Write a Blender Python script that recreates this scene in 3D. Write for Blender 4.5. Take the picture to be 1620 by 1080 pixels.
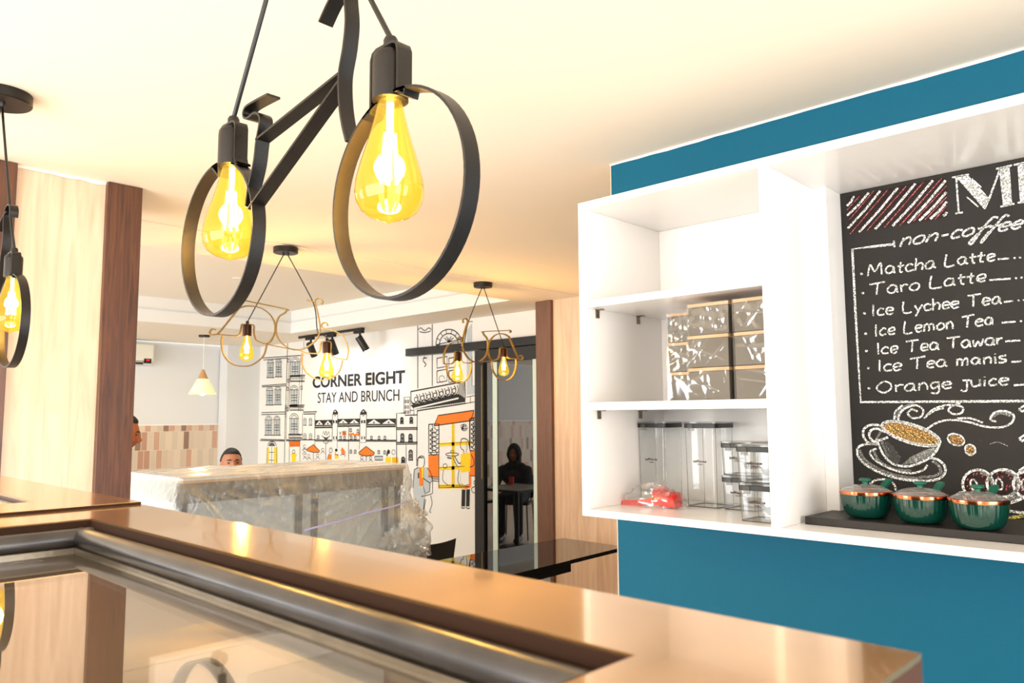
import bpy, bmesh, math, random
from mathutils import Vector, Matrix, noise

random.seed(7)
SC = bpy.context.scene
COL = SC.collection
for o in list(bpy.data.objects):
    bpy.data.objects.remove(o, do_unlink=True)

# ------------------------------------------------------------------ camera, world, daylight, exposure
CZ = 1.45                      # eye height in room units; the floor lies at FL
FL = -0.15
FPX = 1217.2
RT = Vector((0.69216624, -0.72171219, -0.00611634))
UP = Vector((-0.06521774, -0.07098311, 0.99534318))
VW = Vector((0.71878546, 0.68854405, 0.09620056))
cam_d = bpy.data.cameras.new('camera')
cam = bpy.data.objects.new('camera', cam_d)
COL.objects.link(cam)
cam_d.sensor_width = 36.0
cam_d.lens = FPX / 1620 * 36
cam_d.clip_start = 0.01
M = Matrix((RT, UP, -VW)).transposed().to_4x4()
M.translation = (0, 0, CZ)
cam.matrix_world = M
SC.camera = cam
cam_d.dof.use_dof = True
cam_d.dof.focus_distance = 1.7
cam_d.dof.aperture_fstop = 17

SC.view_settings.view_transform = 'Standard'
SC.view_settings.look = 'None'
SC.view_settings.gamma = 1.0
SC.view_settings.exposure = 0.58
SC.view_settings.use_curve_mapping = False

SC.cycles.transparent_max_bounces = 24

w = bpy.data.worlds.new('daylight_sky')
SC.world = w
w.use_nodes = True
bg = w.node_tree.nodes['Background']
bg.inputs['Color'].default_value = (0.86, 0.93, 1.0, 1)
bg.inputs['Strength'].default_value = 1.6


def area(name, loc, target, sx, sy, power, color=(1, 1, 1)):
    d = bpy.data.lights.new(name, 'AREA')
    d.shape = 'RECTANGLE'
    d.size, d.size_y = sx, sy
    d.energy = power
    d.color = color
    o = bpy.data.objects.new(name, d)
    COL.objects.link(o)
    o.location = loc
    o.rotation_euler = (Vector(target) - Vector(loc)).to_track_quat('-Z', 'Y').to_euler()
    return o


# daylight through the shop-front windows on the left and behind the viewer
DAY = (1.0, 0.985, 0.96)
area('daylight_shopfront', (-2.9, 0.6, 1.2), (4, 0.9, 1.0), 4.4, 2.0, 150, DAY)
area('daylight_dining', (-2.9, 6.1, 1.2), (4, 6.4, 1.0), 3.6, 2.0, 120, DAY)
area('daylight_entrance', (1.0, -2.9, 1.2), (1.4, 4, 1.1), 3.2, 2.0, 95, DAY)


# ------------------------------------------------------------------ materials
def lin(c):
    return tuple((x / 12.92 if x <= 0.04045 else ((x + 0.055) / 1.055) ** 2.4) for x in c)


MATS = {}


def mat(name, rgb, rough=0.5, metal=0.0, coat=0.0, spec=0.5, ior=1.5, emit=None, es=0.0, bump=0.0, bscale=40, var=0.0, vscale=6):
    """plain procedural material; colour given in display values"""
    if name in MATS:
        return MATS[name]
    m = bpy.data.materials.new(name)
    m.use_nodes = True
    nt = m.node_tree
    p = nt.nodes['Principled BSDF']
    c = lin(rgb)
    p.inputs['Base Color'].default_value = (*c, 1)
    p.inputs['Roughness'].default_value = rough
    p.inputs['Metallic'].default_value = metal
    p.inputs['Coat Weight'].default_value = coat
    p.inputs['Coat Roughness'].default_value = 0.04
    p.inputs['Specular IOR Level'].default_value = spec
    p.inputs['IOR'].default_value = ior
    if emit:
        p.inputs['Emission Color'].default_value = (*lin(emit), 1)
        p.inputs['Emission Strength'].default_value = es
    if bump or var:
        tc = nt.nodes.new('ShaderNodeTexCoord')
        n = nt.nodes.new('ShaderNodeTexNoise')
        n.inputs['Scale'].default_value = bscale if bump else vscale
        n.inputs['Detail'].default_value = 4
        nt.links.new(tc.outputs['Object'], n.inputs['Vector'])
        if bump:
            b = nt.nodes.new('ShaderNodeBump')
            b.inputs['Strength'].default_value = bump
            b.inputs['Distance'].default_value = 0.01
            nt.links.new(n.outputs['Fac'], b.inputs['Height'])
            nt.links.new(b.outputs['Normal'], p.inputs['Normal'])
        if var:
            n2 = nt.nodes.new('ShaderNodeTexNoise')
            n2.inputs['Scale'].default_value = vscale
            n2.inputs['Detail'].default_value = 5
            nt.links.new(tc.outputs['Object'], n2.inputs['Vector'])
            r = nt.nodes.new('ShaderNodeValToRGB')
            r.color_ramp.elements[0].position = 0.3
            r.color_ramp.elements[1].position = 0.7
            r.color_ramp.elements[0].color = (*[x * (1 - var) for x in c], 1)
            r.color_ramp.elements[1].color = (*[min(1, x * (1 + var)) for x in c], 1)
            nt.links.new(n2.outputs['Fac'], r.inputs['Fac'])
            nt.links.new(r.outputs['Color'], p.inputs['Base Color'])
    MATS[name] = m
    return m


def wood(name, c1, c2, rough=0.35, stretch=(9, 9, 0.7), coat=0.2, scale=4.0):
    m = bpy.data.materials.new(name)
    m.use_nodes = True
    nt = m.node_tree
    p = nt.nodes['Principled BSDF']
    tc = nt.nodes.new('ShaderNodeTexCoord')
    mp = nt.nodes.new('ShaderNodeMapping')
    mp.inputs['Scale'].default_value = stretch
    n = nt.nodes.new('ShaderNodeTexNoise')
    n.inputs['Scale'].default_value = scale
    n.inputs['Detail'].default_value = 6
    n.inputs['Distortion'].default_value = 1.2
    r = nt.nodes.new('ShaderNodeValToRGB')
    r.color_ramp.elements[0].position = 0.32
    r.color_ramp.elements[1].position = 0.68
    r.color_ramp.elements[0].color = (*lin(c1), 1)
    r.color_ramp.elements[1].color = (*lin(c2), 1)
    nt.links.new(tc.outputs['Object'], mp.inputs['Vector'])
    nt.links.new(mp.outputs['Vector'], n.inputs['Vector'])
    nt.links.new(n.outputs['Fac'], r.inputs['Fac'])
    nt.links.new(r.outputs['Color'], p.inputs['Base Color'])
    p.inputs['Roughness'].default_value = rough
    p.inputs['Coat Weight'].default_value = coat
    p.inputs['Coat Roughness'].default_value = 0.08
    MATS[name] = m
    return m


def schlick(nt, f0=0.04):
    """reflectance that is the same from both sides of a thin sheet"""
    lw = nt.nodes.new('ShaderNodeLayerWeight')
    pw = nt.nodes.new('ShaderNodeMath')
    pw.operation = 'POWER'
    pw.inputs[1].default_value = 5
    mr = nt.nodes.new('ShaderNodeMapRange')
    mr.inputs['To Min'].default_value = f0
    nt.links.new(lw.outputs['Facing'], pw.inputs[0])
    nt.links.new(pw.outputs[0], mr.inputs['Value'])
    return mr.outputs['Result']


def clear(name, tint, base, lo, hi, rough=0.05, gloss=0.08, power=2.0, wr=None):
    """thin clear plastic or glass: transparent, hazier at grazing angles, with a glossy film"""
    m = bpy.data.materials.new(name)
    m.use_nodes = True
    nt = m.node_tree
    nt.nodes.clear()
    out = nt.nodes.new('ShaderNodeOutputMaterial')
    tr = nt.nodes.new('ShaderNodeBsdfTransparent')
    tr.inputs['Color'].default_value = (*tint, 1)
    df = nt.nodes.new('ShaderNodeBsdfDiffuse')
    df.inputs['Color'].default_value = (*lin(base), 1)
    gl = nt.nodes.new('ShaderNodeBsdfGlossy')
    gl.inputs['Roughness'].default_value = rough
    lw = nt.nodes.new('ShaderNodeLayerWeight')
    lw.inputs['Blend'].default_value = 0.5
    pw = nt.nodes.new('ShaderNodeMath')
    pw.operation = 'POWER'
    pw.inputs[1].default_value = power
    mr = nt.nodes.new('ShaderNodeMapRange')
    mr.inputs['To Min'].default_value = lo
    mr.inputs['To Max'].default_value = hi
    nt.links.new(lw.outputs['Facing'], pw.inputs[0])
    nt.links.new(pw.outputs[0], mr.inputs['Value'])
    mx = nt.nodes.new('ShaderNodeMixShader')
    nt.links.new(tr.outputs[0], mx.inputs[1])
    nt.links.new(df.outputs[0], mx.inputs[2])
    fac = mr.outputs['Result']
    if wr:
        tc = nt.nodes.new('ShaderNodeTexCoord')
        mp = nt.nodes.new('ShaderNodeMapping')
        mp.inputs['Scale'].default_value = wr[0]
        n = nt.nodes.new('ShaderNodeTexNoise')
        n.inputs['Scale'].default_value = wr[1]
        n.inputs['Detail'].default_value = 5
        n.inputs['Distortion'].default_value = 1.5
        nt.links.new(tc.outputs['Object'], mp.inputs['Vector'])
        nt.links.new(mp.outputs['Vector'], n.inputs['Vector'])
        r = nt.nodes.new('ShaderNodeMapRange')
        r.inputs['From Min'].default_value = 0.42
        r.inputs['From Max'].default_value = 0.7
        r.inputs['To Max'].default_value = wr[2]
        nt.links.new(n.outputs['Fac'], r.inputs['Value'])
        ad = nt.nodes.new('ShaderNodeMath')
        ad.operation = 'ADD'
        ad.use_clamp = True
        nt.links.new(fac, ad.inputs[0])
        nt.links.new(r.outputs['Result'], ad.inputs[1])
        fac = ad.outputs[0]
        b = nt.nodes.new('ShaderNodeBump')
        b.inputs['Strength'].default_value = 0.6
        b.inputs['Distance'].default_value = 0.02
        nt.links.new(n.outputs['Fac'], b.inputs['Height'])
        nt.links.new(b.outputs['Normal'], gl.inputs['Normal'])
    nt.links.new(fac, mx.inputs[0])
    fr = schlick(nt)
    ad2 = nt.nodes.new('ShaderNodeMath')
    ad2.operation = 'ADD'
    ad2.use_clamp = True
    ad2.inputs[1].default_value = gloss
    nt.links.new(fr, ad2.inputs[0])
    mx2 = nt.nodes.new('ShaderNodeMixShader')
    nt.links.new(ad2.outputs[0], mx2.inputs[0])
    nt.links.new(mx.outputs[0], mx2.inputs[1])
    nt.links.new(gl.outputs[0], mx2.inputs[2])
    nt.links.new(mx2.outputs[0], out.inputs['Surface'])
    MATS[name] = m
    return m


def tile_material():
    m = bpy.data.materials.new('wall_tiles')
    m.use_nodes = True
    nt = m.node_tree
    p = nt.nodes['Principled BSDF']
    tc = nt.nodes.new('ShaderNodeTexCoord')
    sp = nt.nodes.new('ShaderNodeSeparateXYZ')
    cb = nt.nodes.new('ShaderNodeCombineXYZ')
    nt.links.new(tc.outputs['Object'], sp.inputs[0])
    nt.links.new(sp.outputs['X'], cb.inputs['X'])
    nt.links.new(sp.outputs['Z'], cb.inputs['Y'])
    b = nt.nodes.new('ShaderNodeTexBrick')
    b.offset = 0.5
    b.inputs['Scale'].default_value = 1.0
    b.inputs['Brick Width'].default_value = 0.07
    b.inputs['Row Height'].default_value = 0.215
    b.inputs['Mortar Size'].default_value = 0.0035
    b.inputs['Color1'].default_value = (0, 0, 0, 1)
    b.inputs['Color2'].default_value = (1, 1, 1, 1)
    b.inputs['Mortar'].default_value = (0.3, 0.3, 0.3, 1)
    nt.links.new(cb.outputs[0], b.inputs['Vector'])
    r = nt.nodes.new('ShaderNodeValToRGB')
    r.color_ramp.interpolation = 'CONSTANT'
    cols = [(0.0, (0.80, 0.73, 0.65)), (0.18, (0.72, 0.56, 0.48)), (0.29, (0.84, 0.78, 0.70)), (0.5, (0.77, 0.62, 0.54)),
            (0.62, (0.80, 0.74, 0.67)), (0.8, (0.56, 0.45, 0.38)), (0.88, (0.82, 0.75, 0.68))]
    e = r.color_ramp.elements
    while len(e) < len(cols):
        e.new(0.5)
    for el, (pos, c) in zip(e, cols):
        el.position = pos
        el.color = (*lin(c), 1)
    nt.links.new(b.outputs['Color'], r.inputs['Fac'])
    nt.links.new(r.outputs['Color'], p.inputs['Base Color'])
    p.inputs['Roughness'].default_value = 0.3
    MATS['wall_tiles'] = m
    return m


def chalk_mat(name, rgb, cover=0.52, scale=260):
    m = bpy.data.materials.new(name)
    m.use_nodes = True
    nt = m.node_tree
    p = nt.nodes['Principled BSDF']
    p.inputs['Base Color'].default_value = (*lin(rgb), 1)
    p.inputs['Roughness'].default_value = 0.95
    tc = nt.nodes.new('ShaderNodeTexCoord')
    n = nt.nodes.new('ShaderNodeTexNoise')
    n.inputs['Scale'].default_value = scale
    n.inputs['Detail'].default_value = 2
    nt.links.new(tc.outputs['Object'], n.inputs['Vector'])
    r = nt.nodes.new('ShaderNodeMapRange')
    r.inputs['From Min'].default_value = cover - 0.12
    r.inputs['From Max'].default_value = cover
    r.inputs['To Min'].default_value = 1
    r.inputs['To Max'].default_value = 0.25
    nt.links.new(n.outputs['Fac'], r.inputs['Value'])
    nt.links.new(r.outputs['Result'], p.inputs['Alpha'])
    MATS[name] = m
    return m


mat('white_paint', (0.93, 0.93, 0.92), 0.7, bump=0.03, bscale=60)
mat('ceiling_paint', (0.95, 0.91, 0.85), 0.8, bump=0.05, bscale=18)
mat('grey_paint', (0.86, 0.87, 0.88), 0.7)
mat('teal_paint', (0.025, 0.345, 0.45), 0.6, spec=0.2, bump=0.06, bscale=120)
mat('white_laminate', (0.94, 0.93, 0.92), 0.25, coat=0.15)
mat('black_metal', (0.11, 0.09, 0.075), 0.36, metal=0.35, bump=0.12, bscale=700)
mat('bronze_metal', (0.62, 0.50, 0.26), 0.35, metal=0.8, bump=0.08, bscale=500)
mat('socket_bronze', (0.24, 0.15, 0.09), 0.3, metal=0.7)
mat('black_plastic', (0.05, 0.05, 0.05), 0.4)
mat('dull_black', (0.03, 0.03, 0.03), 0.8, spec=0.1)
mat('black_paint', (0.11, 0.09, 0.07), 0.5)
mat('charcoal_frame', (0.13, 0.135, 0.14), 0.4, metal=0.2)
mat('black_glass_top', (0.03, 0.03, 0.03), 0.03, coat=0.0, ior=2.3, spec=0.5)
mat('steel', (0.52, 0.48, 0.42), 0.3, metal=0.9, bump=0.05, bscale=90, var=0.12, vscale=30)
mat('dark_steel', (0.31, 0.30, 0.30), 0.28, metal=0.8, var=0.25, vscale=22)
mat('bronze_laminate', (0.76, 0.58, 0.35), 0.11, metal=0.75, coat=0.4, var=0.05, vscale=40)
mat('dark_rebate', (0.20, 0.12, 0.07), 0.7, spec=0.15)
mat('brown_edge', (0.28, 0.16, 0.08), 0.5, spec=0.3)
mat('case_interior', (0.66, 0.54, 0.40), 0.6)
mat('copper', (0.86, 0.53, 0.36), 0.15, metal=1.0)
mat('green_enamel', (0.02, 0.22, 0.18), 0.16, coat=0.6)
mat('green_handle', (0.05, 0.36, 0.28), 0.35)
mat('taupe_box', (0.33, 0.30, 0.25), 0.6)
mat('kraft', (0.80, 0.62, 0.44), 0.6)
mat('red_plastic', (0.85, 0.16, 0.10), 0.3)
mat('ac_white', (0.90, 0.89, 0.84), 0.35)
mat('lamp_glow_white', (0.96, 0.93, 0.85), 0.5, emit=(1.0, 0.86, 0.5), es=0.35)
mat('light_wood', (0.80, 0.62, 0.42), 0.4)
mat('chalkboard', (0.09, 0.075, 0.06), 0.75, var=0.5, vscale=3.5)
mat('skin', (0.70, 0.48, 0.36), 0.5)
mat('skin_dark', (0.58, 0.33, 0.20), 0.5)
mat('hair_black', (0.06, 0.055, 0.055), 0.6, bump=0.4, bscale=200)
mat('shirt_grey', (0.42, 0.45, 0.48), 0.9)
mat('shirt_dark', (0.16, 0.15, 0.17), 0.9)
mat('trousers_dark', (0.12, 0.12, 0.15), 0.9)
mat('headscarf', (0.12, 0.11, 0.11), 0.9)
mat('red_cup', (0.75, 0.10, 0.14), 0.4)
mat('ink', (0.10, 0.10, 0.10), 0.7)
mat('ink_soft', (0.34, 0.34, 0.34), 0.7)
mat('mural_orange', (0.97, 0.50, 0.12), 0.7)
mat('mural_yellow', (0.97, 0.83, 0.10), 0.7)
mat('mural_grey', (0.74, 0.78, 0.80), 0.7)
mat('mural_white', (0.93, 0.93, 0.92), 0.7)
mat('floor_tile', (0.85, 0.82, 0.77), 0.25, var=0.05)
mat('kiosk_grey', (0.76, 0.78, 0.78), 0.5)
mat('kiosk_fascia', (0.30, 0.26, 0.22), 0.5)
mat('tape_blue', (0.72, 0.72, 0.90), 0.4)
mat('label_ink', (0.20, 0.08, 0.08), 0.6)
mat('edge_strip', (0.80, 0.88, 0.85), 0.4)
mat('tinted_mirror_glass', (0.035, 0.04, 0.042), 0.015, ior=2.2)
mat('table_top_grey', (0.62, 0.60, 0.57), 0.3)
mat('red_display', (0.5, 0.05, 0.04), 0.3, emit=(1, 0.1, 0.05), es=1.0)
mat('fill_glow', (1, .97, .9), 0.4, emit=(1, .95, .85), es=6)
mat('downlight_glow', (1, 1, 1), 0.3, emit=(1, 1, 1), es=60)
wood('pale_wood', (0.80, 0.68, 0.58), (0.89, 0.79, 0.69), 0.35, (7, 7, 0.55), 0.25, 3.2)
wood('dark_wood', (0.25, 0.13, 0.07), (0.38, 0.22, 0.12), 0.4, (14, 14, 0.9), 0.15, 4)
wood('mid_wood', (0.36, 0.25, 0.19), (0.44, 0.31, 0.24), 0.45, (14, 14, 0.9), 0.1, 4)
tile_material()
clear('clear_plastic', (0.97, 0.98, 0.98), (0.85, 0.88, 0.88), 0.03, 0.5, 0.05, 0.02, 3)
clear('smoky_plastic', (0.80, 0.80, 0.79), (0.55, 0.55, 0.53), 0.15, 0.6, 0.08, 0.02, 2.0)
clear('lid_glass', (0.92, 0.93, 0.93), (0.75, 0.77, 0.77), 0.10, 0.45, 0.03, 0.05, 2.0)
clear('wrap_film', (0.99, 0.99, 0.99), (0.95, 0.95, 0.93), 0.0, 0.2, 0.08, 0.12, 3.0)
clear('glare_sheet', (0.96, 0.96, 0.96), (0.95, 0.96, 0.96), 0.60, 0.9, 0.22, 0.04, 1.2)  # same film, whitened: glare on the sheet's top put into the colour
clear('dust_sheet', (0.96, 0.97, 0.97), (0.91, 0.94, 0.93), 0.14, 0.92, 0.16, 0.05, 1.6, ((1.0, 1.0, 0.5), 22, 0.10))
clear('display_glass', (0.97, 0.95, 0.92), (0.8, 0.74, 0.64), 0.02, 0.10, 0.015, 0.18, 1.5)
clear('frosted_glass', (0.75, 0.78, 0.80), (0.78, 0.80, 0.83), 0.75, 0.85, 0.1, 0.15, 1.5)
clear('bunched_film', (0.96, 0.96, 0.95), (0.93, 0.92, 0.90), 0.10, 0.6, 0.15, 0.08, 2.0)
chalk_mat('chalk', (0.97, 0.97, 0.95), 0.56)
chalk_mat('chalk_soft', (0.70, 0.70, 0.68), 0.44)
chalk_mat('chalk_faint', (0.42, 0.41, 0.40), 0.42)
chalk_mat('chalk_red', (0.80, 0.42, 0.42), 0.52)
chalk_mat('chalk_maroon', (0.22, 0.085, 0.085), 0.44, 150)
chalk_mat('chalk_tan', (0.85, 0.66, 0.38), 0.5)
chalk_mat('chalk_yellow', (0.92, 0.88, 0.45), 0.5)


def bulb_glass():
    m = bpy.data.materials.new('amber_bulb_glass')
    m.use_nodes = True
    nt = m.node_tree
    nt.nodes.clear()
    out = nt.nodes.new('ShaderNodeOutputMaterial')
    tr = nt.nodes.new('ShaderNodeBsdfTransparent')
    tr.inputs['Color'].default_value = (1.0, 0.85, 0.34, 1)
    em = nt.nodes.new('ShaderNodeEmission')
    em.inputs['Color'].default_value = (1.0, 0.68, 0.04, 1)
    em.inputs['Strength'].default_value = 1.0
    mx = nt.nodes.new('ShaderNodeMixShader')
    mx.inputs[0].default_value = 0.30
    gl = nt.nodes.new('ShaderNodeBsdfGlossy')
    gl.inputs['Roughness'].default_value = 0.03
    fr = schlick(nt)
    mx2 = nt.nodes.new('ShaderNodeMixShader')
    nt.links.new(tr.outputs[0], mx.inputs[1])
    nt.links.new(em.outputs[0], mx.inputs[2])
    nt.links.new(fr, mx2.inputs[0])
    nt.links.new(mx.outputs[0], mx2.inputs[1])
    nt.links.new(gl.outputs[0], mx2.inputs[2])
    nt.links.new(mx2.outputs[0], out.inputs['Surface'])
    MATS['amber_bulb_glass'] = m


bulb_glass()
mat('filament', (1, 0.9, 0.6), 0.5, emit=(1.0, 0.88, 0.50), es=45)


# ------------------------------------------------------------------ mesh helpers
def spline(pts, n=6, closed=False):
    """Catmull-Rom through the points"""
    P = [Vector(p) for p in pts]
    out = []
    N = len(P)
    for i in range(N if closed else N - 1):
        p0 = P[(i - 1) % N] if closed or i > 0 else P[0]
        p1, p2 = P[i], P[(i + 1) % N]
        p3 = P[(i + 2) % N] if closed or i + 2 < N else P[-1]
        for k in range(n):
            t = k / n
            out.append(0.5 * ((2 * p1) + (p2 - p0) * t + (2 * p0 - 5 * p1 + 4 * p2 - p3) * t * t + (3 * p1 - p0 - 3 * p2 + p3) * t ** 3))
    if not closed:
        out.append(P[-1])
    return out


class MB:
    def __init__(s):
        s.v, s.f, s.mi, s.mats = [], [], [], []
        s.cur = 0

    def use(s, m):
        if m not in s.mats:
            s.mats.append(m)
        s.cur = s.mats.index(m)
        return s

    def add(s, vs, fs):
        b = len(s.v)
        s.v += [Vector(v) for v in vs]
        for f in fs:
            s.f.append([b + i for i in f])
            s.mi.append(s.cur)
        return s

    def box(s, x0, x1, y0, y1, z0, z1):
        x0, x1 = sorted((x0, x1)); y0, y1 = sorted((y0, y1)); z0, z1 = sorted((z0, z1))
        vs = [(x, y, z) for x in (x0, x1) for y in (y0, y1) for z in (z0, z1)]
        return s.add(vs, [(0, 1, 3, 2), (4, 6, 7, 5), (0, 4, 5, 1), (2, 3, 7, 6), (0, 2, 6, 4), (1, 5, 7, 3)])

    def obox(s, c, ax, ay, az, hx, hy, hz):
        c = Vector(c)
        vs = [c + ax * (i * hx) + ay * (j * hy) + az * (k * hz) for i in (-1, 1) for j in (-1, 1) for k in (-1, 1)]
        return s.add(vs, [(0, 1, 3, 2), (4, 6, 7, 5), (0, 4, 5, 1), (2, 3, 7, 6), (0, 2, 6, 4), (1, 5, 7, 3)])

    def tube(s, pts, r, n=10, caps=True):
        P = [Vector(p) for p in pts]
        R = r if isinstance(r, (list, tuple)) else [r] * len(P)
        up = Vector((0, 0, 1))
        rings = []
        prev = None
        for i, p in enumerate(P):
            d = (P[min(i + 1, len(P) - 1)] - P[max(i - 1, 0)])
            d = d.normalized() if d.length > 1e-9 else Vector((0, 0, 1))
            if prev is None:
                a = d.cross(up)
                if a.length < 1e-3:
                    a = d.cross(Vector((1, 0, 0)))
                a.normalize()
            else:
                a = prev - d * prev.dot(d)
                a = a.normalized() if a.length > 1e-6 else d.orthogonal().normalized()
            prev = a
            b = d.cross(a)
            rings.append([p + (a * math.cos(2 * math.pi * k / n) + b * math.sin(2 * math.pi * k / n)) * R[i] for k in range(n)])
        vs = [q for rg in rings for q in rg]
        fs = []
        for i in range(len(P) - 1):
            for k in range(n):
                fs.append((i * n + k, i * n + (k + 1) % n, (i + 1) * n + (k + 1) % n, (i + 1) * n + k))
        if caps:
            fs.append(tuple(reversed(range(n))))
            fs.append(tuple((len(P) - 1) * n + k for k in range(n)))
        return s.add(vs, fs)

    def band(s, pts, side, width, thick, closed=False):
        """flat bar bent along pts; side = unit vector across its width"""
        P = [Vector(p) for p in pts]
        side = Vector(side)
        N = len(P)
        vs = []
        for i, p in enumerate(P):
            if closed:
                d = P[(i + 1) % N] - P[(i - 1) % N]
            else:
                d = P[min(i + 1, N - 1)] - P[max(i - 1, 0)]
            d.normalize()
            nrm = d.cross(side).normalized()
            h, t = side * width / 2, nrm * thick / 2
            vs += [p - h - t, p + h - t, p + h + t, p - h + t]
        fs = []
        for i in range(N if closed else N - 1):
            a, b = i * 4, ((i + 1) % N) * 4
            for k in range(4):
                fs.append((a + k, a + (k + 1) % 4, b + (k + 1) % 4, b + k))
        if not closed:
            fs += [(3, 2, 1, 0), tuple((N - 1) * 4 + k for k in range(4))]
        return s.add(vs, fs)

    def lathe(s, prof, c=(0, 0, 0), n=32, fn=None):
        c = Vector(c)
        vs = []
        for (r, z) in prof:
            for k in range(n):
                a = 2 * math.pi * k / n
                rr = r * (fn(a, z) if fn else 1)
                vs.append(c + Vector((rr * math.cos(a), rr * math.sin(a), z)))
        fs = []
        m = len(prof)
        for i in range(m - 1):
            for k in range(n):
                fs.append((i * n + k, i * n + (k + 1) % n, (i + 1) * n + (k + 1) % n, (i + 1) * n + k))
        if prof[0][0] > 1e-6:
            fs.append(tuple(reversed(range(n))))
        if prof[-1][0] > 1e-6:
            fs.append(tuple((m - 1) * n + k for k in range(n)))
        return s.add(vs, fs)

    def ball(s, c, rx, ry, rz, n=16, m=10):
        c = Vector(c)
        vs, fs = [], []
        for i in range(m + 1):
            t = math.pi * i / m
            for k in range(n):
                a = 2 * math.pi * k / n
                vs.append(c + Vector((rx * math.sin(t) * math.cos(a), ry * math.sin(t) * math.sin(a), -rz * math.cos(t))))
        for i in range(m):
            for k in range(n):
                fs.append((i * n + k, i * n + (k + 1) % n, (i + 1) * n + (k + 1) % n, (i + 1) * n + k))
        return s.add(vs, fs)

    def build(s, name, m=None, parent=None, bevel=0.0, smooth=40, seg=2):
        me = bpy.data.meshes.new(name)
        off = Vector((0, 0, 0))
        if parent is not None:
            off = parent.get('_w', None)
            off = Vector(off) if off is not None else Vector(parent.location)
        me.from_pydata([v - off for v in s.v], [], s.f)
        if s.mats:
            for q in s.mats:
                me.materials.append(MATS[q])
            me.polygons.foreach_set('material_index', s.mi)
        elif m:
            me.materials.append(MATS[m])
        bm = bmesh.new()
        bm.from_mesh(me)
        bmesh.ops.remove_doubles(bm, verts=bm.verts, dist=1e-6)
        bmesh.ops.recalc_face_normals(bm, faces=bm.faces)
        bm.to_mesh(me)
        bm.free()
        if smooth:
            me.shade_smooth()
            me.set_sharp_from_angle(angle=math.radians(smooth))
        o = bpy.data.objects.new(name, me)
        COL.objects.link(o)
        if parent is not None:
            o.parent = parent
            o['_w'] = tuple(off)
        if bevel:
            b = o.modifiers.new('bevel', 'BEVEL')
            b.width = bevel
            b.segments = seg
            b.limit_method = 'ANGLE'
        return o


def tag(o, label, cat, group=None, kind=None):
    o['label'] = label
    o['category'] = cat
    if group:
        o['group'] = group
    if kind:
        o['kind'] = kind
    return o


def thing(name, label, cat, loc, group=None):
    o = bpy.data.objects.new(name, None)
    o.empty_display_size = 0.1
    COL.objects.link(o)
    o.location = loc
    return tag(o, label, cat, group)


def struct(o):
    o['kind'] = 'structure'
    return o


def copy_tree(o, parent=None):
    c = o.copy()
    COL.objects.link(c)
    if parent is not None:
        c.parent = parent
    for ch in list(o.children):
        copy_tree(ch, c)
    return c


def at(px, py, axis, val):
    """the point where the sight line of a measured image position meets a wall plane"""
    d = RT * ((px - 810) / FPX) - UP * ((py - 540) / FPX) + VW
    o = Vector((0, 0, CZ))
    t = (val - o[axis]) / d[axis]
    return o + d * t


# ================================================================== THE SETTING
H = 2.35          # flat ceiling
XT = 2.20         # teal wall
XM = 4.85         # mural wall
YT = 9.30         # tiled back wall
XL, YB = -3.0, -3.0
struct(MB().box(XL - .2, XM + .2, YB - .2, YT + .2, FL - .12, FL).build('floor', 'floor_tile'))

c = MB().use('ceiling_paint')
c.box(XL, XM + .2, YB, 3.60, H, H + .12)
c.box(XL, XM + .2, 3.60, 4.11, H - .006, H + .12)
c.box(4.33, XM + .2, 4.11, YT, H, H + .12)
c.box(XL, 4.33, 7.45, YT, H, H + .12)
c.box(XL, 4.302, 4.11, 7.42, 2.59, 2.70)
c.use('white_paint')
c.box(4.302, 4.33, 4.11, 7.45, H, 2.59)
c.box(XL, 4.302, 7.42, 7.45, H, 2.59)
c.box(XL, 4.302, 4.09, 4.11, H, 2.59)
struct(c.build('ceiling'))
t = MB().use('grey_paint')
t.box(4.290, 4.302, 4.11, 7.42, 2.466, 2.478)
t.box(XL, 4.302, 7.408, 7.42, 2.466, 2.478)
struct(t.build('step_shadow_lip'))  # grey lip stands in for the shadow gap of the ceiling step

struct(MB().box(XT, XT + .12, YB, 1.608, FL, H).build('wall_teal', 'teal_paint'))
e = MB().box(XT, XT + .12, 1.608, 1.612, FL, H).build('trim_2', 'pale_wood')
struct(e)
# ragged white paint line where the teal wall meets the ceiling
rg = MB()
ys = [1.612 - i * 0.06 for i in range(28)]
top = [Vector((XT - .002, y, H)) for y in ys]
bot = [Vector((XT - .002, y, H - .006 - .008 * abs(noise.noise(Vector((y * 9, 0, 3)))))) for y in ys]
rg.add(top + bot, [(i, i + 1, i + 29, i + 28) for i in range(27)])
struct(rg.build('trim_3', 'white_paint'))

struct(MB().box(4.50, XM, .9, 3.868, FL, H).build('wall_wood', 'pale_wood'))
struct(MB().box(4.47, XM, 3.868, 4.025, FL, H).build('trim_4', 'mid_wood', bevel=.003))
wm = struct(MB().box(XM, XM + .15, YB, YT + .2, FL, H).build('wall_mural', 'white_paint'))
struct(MB().box(XL, XM, YT, YT + .15, FL, 1.362).build('wall_tiled', 'wall_tiles'))
struct(MB().box(XL, XM, YT + .02, YT + .15, 1.362, H).build('wall_back', 'grey_paint'))
struct(MB().box(XL, 4.42, YT - .012, YT + .02, 1.362, 1.378).build('trim_5', 'white_laminate'))
struct(MB().box(4.415, XM, 9.10, YT, FL, H).build('wall_pillar', 'grey_paint', bevel=.004))

# timber-clad column behind the counter
struct(MB().box(.62, 1.10, 3.11, 3.52, FL, H).build('wall_column', 'pale_wood'))
struct(MB().box(1.003, 1.13, 3.085, 3.54, FL, H - .002).build('trim_6', 'dark_wood', bevel=.002))
struct(MB().box(.575, .705, 3.085, 3.54, FL, H - .002).build('trim_7', 'dark_wood', bevel=.002))
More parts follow.
